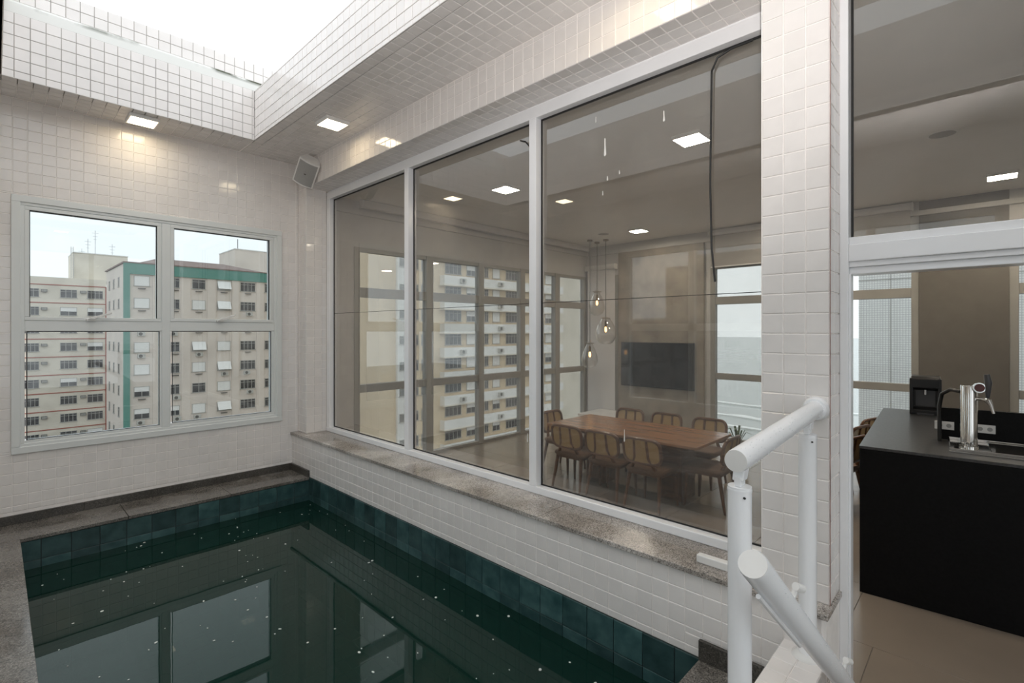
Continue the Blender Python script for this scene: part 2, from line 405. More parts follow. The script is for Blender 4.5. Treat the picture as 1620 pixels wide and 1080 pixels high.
def tile_field(parent, P0, U, V, Nn, ul, vl, pitch, mat, pu=0, pv=0, holes=(), gap=.0045, th=.007, ch=.0024, limit=300, jitter=.0035, name='tile'):
    """P0 is the lower corner on the finished face; tiles stand th proud of the bed behind"""
    P0, U, V, Nn = Vector(P0), Vector(U), Vector(V), Vector(Nn)
    basis = Matrix((U, V, Nn)).transposed()
    cells = []
    i0 = math.floor(-pu / pitch) - 1; j0 = math.floor(-pv / pitch) - 1
    for i in range(i0, i0 + int(ul / pitch) + 4):
        for j in range(j0, j0 + int(vl / pitch) + 4):
            u0, v0 = pu + i * pitch, pv + j * pitch
            r = (max(0, u0), min(ul, u0 + pitch), max(0, v0), min(vl, v0 + pitch))
            if r[1] - r[0] < .012 or r[3] - r[2] < .012: continue
            rs = [r]
            for h in holes: rs = [q for x in rs for q in subtract(x, h)]
            for q in rs:
                if q[1] - q[0] > .012 and q[3] - q[2] > .012: cells.append(q)
    ranked = []
    for q in cells:
        c = P0 + U * (q[0] + q[1]) / 2 + V * (q[2] + q[3]) / 2
        fac = abs((c.normalized()).dot(Nn))
        ranked.append((seen(c) * (q[1] - q[0]) * (q[3] - q[2]) * fac, q, c))
    ranked.sort(key=lambda t: -t[0])
    rest = MB()
    for k, (s, q, c) in enumerate(ranked):
        wd, ht = q[1] - q[0] - gap, q[3] - q[2] - gap
        rm = basis @ Euler((random.gauss(0, jitter), random.gauss(0, jitter), 0)).to_matrix()
        mw = Matrix.Translation(c - Nn * th) @ rm.to_4x4()
        if k < limit and s > 0:
            o = bpy.data.objects.new(name, tile_mesh(wd, ht, th, ch, mat)); C.objects.link(o)
            o.parent = parent; o.matrix_parent_inverse = Matrix.Translation(-Vector(parent.location)); o.matrix_basis = mw
        else:
            v, f = tile_verts(wd, ht, th, ch); rest.add([mw @ Vector(p) for p in v], f)
    if rest.v:
        o = rest.build(name + '_field', mat, parent); o['kind'] = 'stuff'

X, Y, Z = (1, 0, 0), (0, 1, 0), (0, 0, 1)
nX, nY, nZ = (-1, 0, 0), (0, -1, 0), (0, 0, -1)

# ------------------------------------------------------------------ the shell round the pool
YW, XS, XP, YP, XG = 6.527, 2.675, 2.755, 6.275, 3.09
ZS, ZB, ZSILL, ZC, ZWAT, ZF = 2.159, 1.824, -1.31, -1.79, -2.07, -2.0
XO, YO, XL, YN = 2.045, 6.014, .145, 1.13
BED = .004
W0 = (.109, 2.546, -1.147, 1.266)      # window over the pool, outer frame

def wall_with_hole(x0, x1, y0, y1, z0, z1, h):
    m = MB()
    m.box(x0, h[0], y0, y1, z0, z1); m.box(h[1], x1, y0, y1, z0, z1)
    m.box(h[0], h[1], y0, y1, z0, h[2]); m.box(h[0], h[1], y0, y1, h[3], z1); return m

wl = struct('wall_left', wall_with_hole(-1.1, 3.0, YW + BED, YW + .16, -3.2, 2.3, (W0[0] + .03, W0[1] - .03, W0[2] + .03, W0[3] - .03)), M['grout'],
            'white tiled end wall of the pool with the white window', 'wall')
tile_field(wl, (-.35, YW, -1.68), X, Z, nY, 2.755 + .35, ZS + 1.68, .1003, M['tile'], pu=.468, pv=.053,
           holes=[(W0[0] + .35, W0[1] + .35, W0[2] + 1.68, W0[3] + 1.68)])

# low wall under the big window
wr = struct('wall_right', B(XS + BED, 3.12, .546, YW, -3.2, ZSILL - .03), M['grout'], 'low white tiled wall between pool and granite sill', 'wall')
tile_field(wr, (XS, .56, ZC), Y, Z, nX, 6.527 - .56, (ZSILL - .03) - ZC, .1003, M['tile'], pu=.57 - .003, pv=-.055, holes=[(0, .57, 0, .11), (YO - .56 - .04, 7, 0, .08)])
pf = struct('wall_pillar_far', B(XP + BED, 3.02, YP + BED, YW, ZSILL, ZB + .02), M['grout'], 'narrow white tiled pier in the far corner beside the big window', 'wall')
tile_field(pf, (XP, YP, ZSILL), Y, Z, nX, YW - YP, ZB - ZSILL, .1003, M['tile'], pv=.02)
tile_field(pf, (XP, YP, ZSILL), X, Z, nY, .265, ZB - ZSILL, .1003, M['tile'], pv=.02)
pn = struct('wall_pillar_near', B(XP + BED, 3.12, .546 + BED, .854, ZSILL, ZS + .1), M['grout'], 'white tiled pillar between the big window and the doorway', 'wall')
tile_field(pn, (XP, .546, ZSILL), Y, Z, nX, .308, ZS - ZSILL, .1003, M['tile'], pu=.003, pv=.092, gap=.005)
tile_field(pn, (XP, .546, ZSILL), X, Z, nY, .245, ZS - ZSILL, .1003, M['tile'], pu=.0, pv=.092, gap=.005)
B(XP - .0005, XP + .004, .5445, .5475, ZSILL, ZS).build('corner_joint', M['rust_joint'], pn)
bm_ = struct('wall_beam', B(XP + BED, 3.12, -1.6, YW, ZB + BED, ZS + .12), M['grout'], 'white tiled beam running above the big window', 'wall')
tile_field(bm_, (XP, -.4, ZB), Y, Z, nX, YW + .4, ZS - ZB, .1003, M['tile'], pu=.02)
tile_field(bm_, (XP, -.4, ZB), Y, X, nZ, YW + .4, .29, .1003, M['soffit_tile'], pu=.02)

ceil = MB()
ceil.box(-1.1, XO + .01, YO + .01, YW + .16, ZS + BED, ZS + .14); ceil.box(XO + .01, 3.12, -1.6, YW + .16, ZS + BED, ZS + .14)
ceil.box(-1.1, .046, -1.6, YO, ZS + BED, ZS + .14); ceil.box(.046, XO, -1.6, -.9, ZS + BED, ZS + .14)
ce = struct('ceiling', ceil, M['grout'], 'white tiled soffit round the open roof above the pool', 'ceiling')
tile_field(ce, (XO, -.4, ZS), Y, X, nZ, YW + .4, XP - XO, .1003, M['soffit_tile'], pu=.02, pv=.01, limit=230)
tile_field(ce, (-.3, YO, ZS), X, Y, nZ, XO + .3, YW - YO, .1003, M['soffit_tile'], pu=.04, limit=70, name='end_tile')

# parapets of the opening
pl = struct('wall_parapet_end', B(-.1, XO, YO + BED, YO + .14, ZS + BED, 2.72), M['grout_dark'], 'tiled parapet of the roof opening over the window wall', 'wall')
tile_field(pl, (-.1, YO, ZS), X, Z, nY, XO + .1, 2.72 - ZS, .1003, M['tile'], pu=.018, pv=-.035, gap=.004)
lg = struct('trim_1', MB().prism([(YO + .004, 2.72), (YO + .02, 2.815), (YO + .05, 2.845), (YO + .3, 2.845), (YO + .3, 2.72)], 'x', -.3, XO + .4), M['ledge'],
            'stained white render strip between the two rows of parapet tiles', 'ledge')
pu_ = struct('wall_parapet_upper', B(-.6, 5.0, YO + .05 + BED, YO + .24, 2.84, 3.045), M['grout_dark'], 'two upper courses of parapet tiles above the stained strip', 'wall')
tile_field(pu_, (-.5, YO + .05, 2.845), X, Z, nY, 4.0, .2, .1003, M['tile'], pu=.05, gap=.004)
pr = struct('wall_parapet_side', B(XO + BED, XO + .15, -.9, YO + .1, ZS + BED, 2.722), M['grout_dark'], 'tiled parapet of the roof opening above the glass wall', 'wall')
tile_field(pr, (XO, -.1, ZS), Y, Z, nX, YO + .1, 2.72 - ZS, .1003, M['tile'], pu=.03, pv=-.06, gap=.004)
struct('wall_parapet_back', B(-.1, .04, -.9, YO + .1, ZS + BED, 2.98).box(.04, XO, -1.04, -.9, ZS + BED, 2.98), M['sidetile'], 'tiled parapets on the hidden sides of the roof opening', 'wall')

# walls behind the camera
SW = (-.1, 4.35, -1.147, 1.27)
m = MB(); xa, xb = -1.24, -1.1
m.box(xa, xb, -1.6, SW[0], -3.2, 2.3); m.box(xa, xb, SW[1], YW + .16, -3.2, 2.3); m.box(xa, xb, SW[0], SW[1], -3.2, SW[2]); m.box(xa, xb, SW[0], SW[1], SW[3], 2.3)
struct('wall_side', m, M['sidetile'], 'white tiled side wall mirrored in the big glass', 'wall')
struct('wall_back', wall_with_hole(-1.24, 3.12, -1.75, -1.6, -3.2, 2.3, (-.9, 2.8, -1.3, 1.8)), M['backtile'], 'white tiled wall behind the pool deck', 'wall')

# granite deck, coping, skirting, sill
cp = MB()
cp.box(-1.1, XL, YN, YW, ZC - .03, ZC); cp.box(XL, XS, YO, YW, ZC - .03, ZC)
cope = thing('trim_2', 'wet granite coping around the pool edge', 'coping', (0, 6.2, ZC), kind='structure')
for x0, x1 in ((-1.1, -.02), (-.016, .9), (.904, 1.8), (1.804, XS)):
    B(x0, x1, YO - .012, YW, ZC - .032, ZC).build('coping_slab', M['granite_wet'], cope, bevel=.003)
yy = [-1.6, -.6, .25, 1.15, 2.05, 2.95, 3.85, 4.75, 5.4, YO - .014]
for a, b in zip(yy[:-1], yy[1:]):
    B(-1.1, -.02, a, b - .003, ZC - .032, ZC).build('coping_slab', M['granite_wet'], cope, bevel=.003)
    if b > YN + .1: B(-.016, XL + .012, max(a, YN), b - .003, ZC - .032, ZC).build('coping_slab', M['granite_wet'], cope, bevel=.003)
for x0, x1 in ((-.016, .9), (.904, 1.8), (1.804, XS)):
    B(x0, x1, .74, YN + .012, ZC - .032, ZC).build('coping_slab', M['granite_wet'], cope, bevel=.003)
struct('floor_deck', B(-1.1, 2.2, -1.6, .74, ZC - .3, ZC - .002).box(2.2, 2.6, -1.6, .53, -2.4, -1.9), M['granite_wet'], 'granite deck at the near end of the pool', 'floor')
bb = thing('baseboard_pool', 'dark granite skirting along the foot of the pool walls', 'skirting', (1, YW, ZC), kind='structure')
for x0, x1 in ((-1.1, .62), (.623, 1.9), (1.903, XS)):
    B(x0, x1, YW - .022, YW, ZC, ZC + .082).build('skirting_slab', M['granite_dark'], bb, bevel=.002)
B(XS - .022, XS, YO - .012, YW - .022, ZC, ZC + .082).build('skirting_slab', M['granite_dark'], bb, bevel=.002)
B(XS - .022, XS, .73, YN + .012, ZC, ZC + .108).build('skirting_slab', M['granite_dark'], bb, bevel=.002)
sl = thing('trim_3', 'speckled granite sill below the big window', 'sill', (2.85, 3.4, ZSILL), kind='structure')
for a, b in ((.535, 2.30), (2.303, 4.50), (4.503, YW)):
    B(2.655, 3.10, a, b, ZSILL - .03, ZSILL).build('sill_slab', M['granite'], sl, bevel=.003)

# low tiled ledge beside the steps
lw = struct('wall_ledge', B(1.1, XS, .53 + BED, .725 - BED, -2.6, -1.5 - BED), M['grout'], 'low white tiled ledge carrying the handrail posts', 'wall')
tile_field(lw, (1.1, .53, -1.5), X, Y, Z, XS - 1.1, .195, .1003, M['tile'], pu=-.02, pv=0, gap=.003)
tile_field(lw, (1.1, .53, -2.3), X, Z, nY, XS - 1.1, .8, .1003, M['tile'], pv=-.003)
tile_field(lw, (1.1, .725, -1.79), X, Z, Y, XS - 1.1, .29, .1003, M['tile'], pv=-.01)

# ------------------------------------------------------------------ pool
pw = thing('wall_pool', 'pool basin walls of dark teal square tiles', 'pool', (1.4, 3.5, -3.2), kind='structure')
bed = MB().box(XS + .002, XS + .1, YN, YO, -3.3, ZC); bed.box(XL - .1, XL - .002, YN, YO, -3.3, ZC - .04)
bed.box(XL - .1, XS + .1, YO + .002, YO + .1, -3.3, ZC - .04); bed.box(XL - .1, XS + .1, YN - .1, YN - .002, -3.3, ZC - .04); bed.box(XL - .1, XS + .1, YN - .1, YO + .1, -3.4, -3.2)
bed.build('tile_bed', M['pool_grout'], pw)
kw = dict(gap=.005, th=.008, ch=.0015, limit=150, jitter=.002)
tile_field(pw, (XS - .006, YN, -3.2), Y, Z, nX, YO - YN, 3.2 + ZC, .2004, M['pool_tile'], pu=.157, pv=.004, **kw)
tile_field(pw, (XL, YO - .006, -3.2), X, Z, nY, XS - XL, 3.2 + ZC - .034, .2004, M['pool_tile'], pu=.142, pv=-.004, **kw)
tile_field(pw, (XL + .006, YN, -3.2), Y, Z, X, YO - YN, 3.2 + ZC - .034, .2004, M['pool_tile'], pv=-.004, **kw)
tile_field(pw, (XL, YN, -3.194), X, Y, Z, XS - XL, YO - YN, .2004, M['pool_tile'], **kw)
me = MB(); nx, ny = 2, 2
me.add([(XL, YN, ZWAT), (XS - .006, YN, ZWAT), (XS - .006, YO - .006, ZWAT), (XL, YO - .006, ZWAT)], [(0, 1, 2, 3)])
wt = struct('pool_water', me, M['water'], 'still dark green water filling the pool', 'water')
fl = MB()
for k in range(150):
    x, y = random.uniform(XL + .05, XS - .05), YN + (YO - YN) * random.random() ** .8
    a = random.uniform(0, PI); ln = random.choice((.004, .005, .006, .006, .008, .012)); wd = ln * random.uniform(.5, .9)
    ca, sa = math.cos(a), math.sin(a)
    ring = [(x + ca * ln * math.cos(t) - sa * wd * math.sin(t), y + sa * ln * math.cos(t) + ca * wd * math.sin(t)) for t in [PI / 3 * q for q in range(6)]]
    fl.prism(ring, 'z', ZWAT + .0005, ZWAT + .003)
tag(fl.build('floating_specks', M['speck']), 'tiny pale specks floating all over the pool water', 'specks', kind='stuff')

# ------------------------------------------------------------------ window over the pool
w1 = thing('window_1', 'white framed four-pane window in the end wall over the pool', 'window', (1.33, YW, W0[2]), kind='structure')
x0, x1, z0, z1 = W0
def ring(m, x0, x1, z0, z1, t, ya, yb, tb=None):
    tb = tb or t
    m.box(x0, x1, ya, yb, z1 - t, z1); m.box(x0, x1, ya, yb, z0, z0 + tb); m.box(x0, x0 + t, ya, yb, z0 + tb, z1 - t); m.box(x1 - t, x1, ya, yb, z0 + tb, z1 - t); return m
ring(MB(), x0, x1, z0, z1, .062, YW - .018, YW + .01).build('outer_frame', M['white_grey'], w1, bevel=.004)
fr = ring(MB(), x0 + .05, x1 - .05, z0 + .05, z1 - .05, .04, YW - .006, YW + .1)
fr.box(1.27, 1.35, YW - .004, YW + .1, z0 + .09, z1 - .09); fr.box(x0 + .09, x1 - .09, YW - .002, YW + .1, -.004, .10)
fr.build('inner_frame', M['white_grey'], w1, bevel=.004)
PANES = [(.233, 1.226, .128, 1.135, 1), (1.385, 2.397, .132, 1.135, 1), (.214, 1.25, -1.028, -.008, 0), (1.37, 2.419, -1.02, -.008, 0)]
for (a, b, c, d, sash) in PANES:
    if sash:
        s_ = ring(MB(), a - .036, b + .036, c - .03, d + .036, .034, YW - .008, YW + .05).build('sash', M['white_grey'], w1, bevel=.004)
        hx = (a + b) / 2 - .09
        lt = MB().box(hx, hx + .07, YW - .03, YW - .006, c - .03, c - .008)
        lt.prism([(hx + .01, c - .012), (hx + .05, c - .016), (hx + .20, c + .046), (hx + .195, c + .062), (hx + .03, c + .006)], 'y', YW - .045, YW - .03)
        lt.build('latch_handle', M['offwhite'], s_, bevel=.003)
    ring(MB(), a - .075, b + .062, c - .075, d + .062, .06, YW + .004, YW + .09, .073).build('glazing_frame', M['white_grey'], w1, bevel=.003)
    gk = ring(MB(), a - .004, b + .004, c - .004, d + .004, .008, YW + .012, YW + .02); gk.build('gasket', M['gasket'], w1)
    B(a, b, YW + .014, YW + .020, c, d).build('pane', M['glass1'], w1)

# ------------------------------------------------------------------ the big glass wall
w2 = thing('window_2', 'large white framed three-bay glass wall facing the pool', 'window', (XG, 3.5, ZSILL), kind='structure')
FX0, FX1, ZT, ZBm = 3.02, 3.12, 1.715, -1.252
f = MB(); f.box(FX0, FX1, .86, 6.27, ZT, ZB - .02); f.box(FX0 + .02, FX1, .86, 6.27, ZB - .03, ZB + .004)
f.build('top_rail', M['white'], w2, bevel=.004)
f = MB(); f.box(FX0 - .005, FX1, .86, 6.27, ZSILL, ZBm); f.build('bottom_rail', M['white'], w2, bevel=.006)
B(FX0, FX1, 6.19, 6.27, ZBm, ZT).build('jamb', M['white'], w2, bevel=.004)
B(FX0, FX1, .86, .935, ZBm, ZT).build('jamb', M['white'], w2, bevel=.004)
for a, b in ((4.405, 4.48), (2.628, 2.703)):
    B(FX0 - .006, FX1, a, b, ZBm, ZT).build('mullion', M['white'], w2, bevel=.006)
ZJ = .226
for a, b in ((.935, 2.628), (2.703, 4.405), (4.48, 6.19)):
    for c, d in ((ZBm, ZJ - .002), (ZJ + .002, ZT)):
        B(XG - .004, XG + .004, a, b, c, d).build('pane', M['glass2'], w2)
    g = MB(); g.box(XG - .012, XG - .004, a, b, ZT - .012, ZT); g.box(XG - .012, XG - .004, a, b, ZBm, ZBm + .01)
    g.box(XG - .012, XG - .004, b - .012, b, ZBm, ZT); g.box(XG - .012, XG - .004, a, a + .006, ZBm, ZT)
    g.build('gasket', M['gasket'], w2)
    B(XG - .0045, XG + .0045, a, b, ZJ - .002, ZJ + .002).build('joint', M['gasket'], w2)
for (y, z, h, wd) in ((2.02, 1.40, .13, .010), (1.56, 1.46, .07, .007), (2.10, 1.58, .04, .006), (2.0, 1.12, .03, .006), (1.9, 1.14, .025, .005), (1.86, -.70, .085, .005), (2.78, -.86, .07, .006), (2.04, 1.02, .03, .004)):
    MB().prism([(y - wd * .4, z), (y + wd * .5, z + .004), (y + wd * .6, z - h * .5), (y + wd, z - h * .93), (y + wd * .2, z - h), (y - wd, z - h * .9), (y - wd * .5, z - h * .4)], 'x', XG - .0065, XG - .0045).build('paint_splash', M['offwhite'], w2)

# doorway at the right of the pillar
d1 = thing('door_1', 'white framed doorway with a fixed glass light over the open door', 'door', (3.0, -.3, ZF), kind='structure')
B(2.955, 3.025, .508, .546, ZF, ZB + .02).build('jamb', M['white'], d1, bevel=.004)
B(2.975, 3.035, .500, .520, ZF, .285).build('door_track', M['white'], d1, bevel=.003)
B(2.955, 3.10, -1.5, .508, .345, .43).build('transom', M['white'], d1, bevel=.004)
B(2.97, 3.09, -1.5, .508, .43, .468).build('glazing_bead', M['white'], d1, bevel=.004)
B(2.97, 3.10, -1.5, .508, .318, .345).build('door_head_track', M['white'], d1, bevel=.003)
B(2.985, 3.10, -1.5, .508, .283, .318).build('door_head', M['white'], d1, bevel=.004)
B(2.955, 3.10, -1.6, -1.5, ZF, ZB + .02).build('jamb', M['white'], d1, bevel=.004)
g = MB(); g.box(3.025, 3.032, .498, .508, .468, ZB); g.box(3.025, 3.032, -1.5, .508, .468, .474); g.build('gasket', M['gasket'], d1)
B(3.03, 3.038, -1.5, .508, .468, ZB).build('pane', M['glass2'], d1)

# ------------------------------------------------------------------ dining room shell
XF, ZCI = 9.25, 1.857
flo = struct('floor', B(2.98, XF + .1, -3.0, YW + .1, ZF - .12, ZF - .004).box(2.6, 2.98, -1.6, .53, ZF - .12, ZF - .004), M['floor_joint'], 'polished beige porcelain floor of the dining room', 'floor')
tile_field(flo, (2.6, -3.0, ZF), X, Y, Z, XF - 2.6, YW + 3.0, .90, M['floor'], pu=.35, pv=.1, holes=[(0, .4, 3.53, 20)], gap=.004, th=.004, ch=.001, jitter=.0002, name='floor_tile')
struct('ceiling_dining', B(3.12, XF + .15, -3.0, YW + .16, ZCI, ZCI + .45), M['ceiling'], 'plain painted ceiling of the dining room', 'ceiling')
cr = thing('trim_4', 'stepped cornice where the dining room ceiling meets the walls', 'cornice', (6, YW, ZCI), kind='structure')
B(3.12, XF, YW - .05, YW, ZCI - .20, ZCI - .13).build('cornice_strip', M['beigewall'], cr, bevel=.004)
B(XF - .05, XF, -3, YW - .05, ZCI - .20, ZCI - .13).build('cornice_strip', M['beigewall'], cr, bevel=.004)
FW = (3.55, 9.20, ZF, 1.20)
struct('wall_facade', wall_with_hole(3.0, XF + .15, YW, YW + .16, ZF - .1, ZCI + .3, FW), M['beigewall'], 'dining room wall around the window band facing the apartment blocks', 'wall')
m = MB()
WA, WB_, WC = (.73, 3.75), (5.72, 6.47), (-2.6, -.19)
m.box(XF, XF + .15, 3.75, 5.72, ZF - .1, ZCI + .3); m.box(XF, XF + .15, 6.47, YW, ZF - .1, ZCI + .3)
for a, b in (WA, WB_, WC): m.box(XF, XF + .15, a, b, 1.20, ZCI + .3)
m.box(XF, XF + .15, -3, -2.6, ZF - .1, ZCI + .3)
struct('wall_far', m, M['beigewall'], 'far dining room wall around the sea windows', 'wall')
struct('wall_bar', B(XF - .02, XF + .15, -.19, .73, ZF - .1, ZCI + .3), M['greywall'], 'taupe painted wall piece behind the bar', 'wall')
struct('wall_dining_end', B(3.0, XF + .15, -3.15, -3.0, ZF - .1, ZCI + .3), M['beigewall'], 'end wall of the bar area', 'wall')

def grid_window(name, label, along, pos, lo, hi, mulls, glassm, inset=.04):
    """full-height bronze window: jambs, two transoms, mullions and every pane"""
    c = {'x': ((lo + hi) / 2, pos, ZF), 'y': (pos, (lo + hi) / 2, ZF)}[along]
    t = thing(name, label, 'window', c, kind='structure')
    def bx(a, b, d0, d1, z0, z1):
        return B(a, b, pos + d0, pos + d1, z0, z1) if along == 'x' else B(pos + d0, pos + d1, a, b, z0, z1)
    zs = [(ZF, ZF + .045), (-.895, -.78), (.484, .625), (1.142, 1.20)]
    bx(lo, lo + .09, -.01, .10, ZF, 1.2).build('jamb', M['bronze'], t, bevel=.004); bx(hi - .09, hi, -.01, .10, ZF, 1.2).build('jamb', M['bronze'], t, bevel=.004)
    for a, b in mulls: bx(a, b, -.015, .10, ZF, 1.2).build('mullion', M['bronze'], t, bevel=.004)
    for a, b in zs: bx(lo + .09, hi - .09, 0, .09, a, b).build('transom', M['bronze'], t, bevel=.004)
    ed = [lo + .09] + [q for ab in mulls for q in ab] + [hi - .09]
    for k in range(0, len(ed), 2):
        for i in range(3):
            bx(ed[k], ed[k + 1], inset, inset + .006, zs[i][1], zs[i + 1][0]).build('pane', glassm, t)
    return t
grid_window('window_3', 'bronze framed floor-to-ceiling windows facing the balconied block', 'x', YW, FW[0], FW[1], [(4.806, 4.944), (5.943, 6.065), (7.03, 7.156), (8.093, 8.241)], M['glass3'])
grid_window('window_4', 'bronze framed windows with the sea behind', 'y', XF, WA[0], WA[1], [(1.70, 1.80), (2.70, 2.80)], M['glass3'])
grid_window('window_5', 'narrow bronze framed window in the corner behind the pendant lamps', 'y', XF, WB_[0], WB_[1], [], M['glass3'])
grid_window('window_6', 'bronze framed window at the far end of the bar wall', 'y', XF, WC[0], WC[1], [(-1.5, -1.4)], M['glass3'])
# side window seen mirrored
w7 = thing('window_7', 'white framed window of the side wall mirrored in the big glass', 'window', (-1.1, 2.1, SW[2]), kind='structure')
m = MB(); y0, y1, z0, z1 = SW
m.box(-1.2, -1.09, y0, y1, z1 - .06, z1); m.box(-1.2, -1.09, y0, y1, z0, z0 + .06); m.box(-1.2, -1.09, y0, y0 + .06, z0, z1); m.box(-1.2, -1.09, y1 - .06, y1, z0, z1)
st = (y1 - y0) / 4
for k in range(1, 4): m.box(-1.2, -1.09, y0 + k * st - .045, y0 + k * st + .045, z0, z1)
m.box(-1.2, -1.09, y0, y1, 0, .11); m.build('frame', M['white_grey'], w7, bevel=.003)
for k in range(4):
    for c, d in ((z0 + .06, 0), (.11, z1 - .06)): B(-1.15, -1.144, y0 + k * st + .04, y0 + (k + 1) * st - .04, c, d).build('pane', M['glass1'], w7)

w8 = thing('added_window', 'wide white framed window added behind the pool deck for its light', 'window', (.95, -1.6, -1.3), kind='structure')  # added window, out of view, letting in light from behind the camera
m = ring(MB(), -.9, 2.8, -1.3, 1.8, .07, -1.72, -1.59)
for x in (.3, 1.53): m.box(x - .04, x + .04, -1.72, -1.59, -1.3, 1.8)
m.build('frame', M['white_grey'], w8, bevel=.003)
for a, b in ((-.83, .26), (.34, 1.49), (1.57, 2.73)): B(a, b, -1.66, -1.654, -1.23, 1.73).build('pane', M['glass3b'], w8)

# television wall
struct('wall_television', B(XF - .04, XF + .01, 3.86, 5.70, ZF, ZCI - .2), M['concrete'], 'mottled grey-brown panel behind the television', 'wall')
tv = thing('television', 'black flat television on the mottled panel wall', 'television', (XF - .05, 4.82, -1.15))
B(XF - .10, XF - .05, 4.03, 5.60, -1.145, -.235).build('casing', M['blackplastic'], tv, bevel=.006)
B(XF - .104, XF - .098, 4.045, 5.585, -1.12, -.25).build('screen', M['screen'], tv)

def roller(name, label, cx, along, pos, a, b, ztop, drop, fab):
    t = thing(name, label, 'roller blind', (pos if along == 'y' else (a + b) / 2, (a + b) / 2 if along == 'y' else pos, ztop))
    prof = [(-.045, 0), (.045, 0), (.05, -.05), (.04, -.10), (-.04, -.10), (-.05, -.05)]
    if along == 'x': MB().prism([(pos + p, ztop + q) for p, q in prof], 'x', a, b).build('cassette', M['blind'], t, bevel=.006)
    else: MB().prism([(pos + p, ztop + q) for p, q in prof], 'y', a, b).build('cassette', M['blind'], t, bevel=.006)
    e0 = MB(); e1 = MB()
    if along == 'x':
        e0.box(a - .012, a, pos - .055, pos + .055, ztop - .11, ztop + .005); e1.box(b, b + .012, pos - .055, pos + .055, ztop - .11, ztop + .005)
    else:
        e0.box(pos - .055, pos + .055, a - .012, a, ztop - .11, ztop + .005); e1.box(pos - .055, pos + .055, b, b + .012, ztop - .11, ztop + .005)
    e0.build('end_cap', M['offwhite'], t, bevel=.003); e1.build('end_cap', M['offwhite'], t, bevel=.003)
    if drop:
        if along == 'x': B(a + .02, b - .02, pos + .01, pos + .013, ztop - .1 - drop, ztop - .1).build('fabric', fab, t); B(a + .02, b - .02, pos, pos + .022, ztop - .12 - drop, ztop - .1 - drop).build('bottom_bar', M['offwhite'], t, bevel=.003)
        else: B(pos + .01, pos + .013, a + .02, b - .02, ztop - .1 - drop, ztop - .1).build('fabric', fab, t); B(pos, pos + .022, a + .02, b - .02, ztop - .12 - drop, ztop - .1 - drop).build('bottom_bar', M['offwhite'], t, bevel=.003)
roller('roller_blind', 'long white rolled-up blind above the windows facing the balconied block', 0, 'x', YW - .12, 3.60, 9.05, ZCI - .01, 0, None)
roller('roller_blind', 'grey blind lowered a little above the sea window', 0, 'y', XF - .12, .80, 3.72, ZCI - .02, .56, M['blind_grey'])
roller('roller_blind', 'white blind fully lowered over the narrow corner window', 0, 'y', XF - .12, 5.72, 6.46, 1.42, 3.16, M['blind'])
bn = thing('low_bench', 'low white bench in the dining room corner below the pendant lamps', 'bench', (8.6, 5.5, ZF))
B(8.3, 9.12, 5.05, 6.1, ZF + .26, ZF + .31).build('top', M['offwhite'], bn, bevel=.006)
B(8.36, 9.1, 5.1, 6.05, ZF, ZF + .26).build('plinth', M['beigewall'], bn, bevel=.004)

# ------------------------------------------------------------------ lamps
def panel_lamp(label, x, y, z, sz, em, group, rim=M['offwhite'], power=1):
    t = thing('ceiling_lamp', label, 'lamp', (x, y, z), group)
    ring_ = MB(); h = sz / 2
    ring_.box(x - h, x + h, y - h, y - h + .014, z - .035, z); ring_.box(x - h, x + h, y + h - .014, y + h, z - .035, z)
    ring_.box(x - h, x - h + .014, y - h + .014, y + h - .014, z - .035, z); ring_.box(x + h - .014, x + h, y - h + .014, y + h - .014, z - .035, z)
    ring_.box(x - h + .01, x + h - .01, y - h + .01, y + h - .01, z - .01, z)
    ring_.build('housing', rim, t, bevel=.002)
    B(x - h + .014, x + h - .014, y - h + .014, y + h - .014, z - .032, z - .012).build('diffuser', em, t)
gp = 'square lamps on the pool soffit'
panel_lamp('square white lamp on the soffit over the pool window', 1.05, 6.235, ZS, .25, M['lamp'], gp)
panel_lamp('square white lamp on the soffit beside the wall speaker', 2.425, 4.90, ZS, .25, M['lamp'], gp)
panel_lamp('square lamp on the hidden side soffit, mirrored in the glass', -.33, 5.05, ZS, .25, M['lamp'], gp)
panel_lamp('square lamp on the soffit near the doorway beam', 2.36, 1.5, ZS, .25, M['lamp'], gp)
panel_lamp('added square lamp on the unseen rear soffit behind the deck', 1.0, -1.3, ZS, .25, M['lamp'], gp)  # added lamp, out of view, for more bounce light round the pool
gi = 'square lamps on the dining room ceiling'
for lb, x, y in (('glowing square ceiling lamp in the third glass bay, near the pillar', 4.63, 2.06), ('glowing square ceiling lamp seen in the middle glass bay', 4.6, 4.53),
                 ('glowing square ceiling lamp above the television wall', 8.2, 4.65), ('glowing square ceiling lamp seen over the doorway', 8.3, -.11), ('square ceiling lamp hidden behind the tiled pillar', 8.25, 2.25)):
    panel_lamp(lb, x, y, ZCI, .28, M['lamp_in'], gi)
def ceil_speaker(label, x, y):
    t = thing('ceiling_speaker', label, 'speaker', (x, y, ZCI), 'round speakers flush in the dining ceiling')
    MB().lathe([(.0, -.006), (.112, -.006), (.118, -.004), (.12, 0)], (x, y, ZCI), 28).build('bezel', M['offwhite'], t, smooth=True)
    MB().lathe([(.0, -.012), (.08, -.011), (.1, -.006)], (x, y, ZCI), 28).build('grille', M['grille'], t, smooth=True)
ceil_speaker('round flush speaker in the ceiling above the doorway', 6.2, .32)
ceil_speaker('round flush speaker in the ceiling near the pendant lamps', 8.1, 5.34)

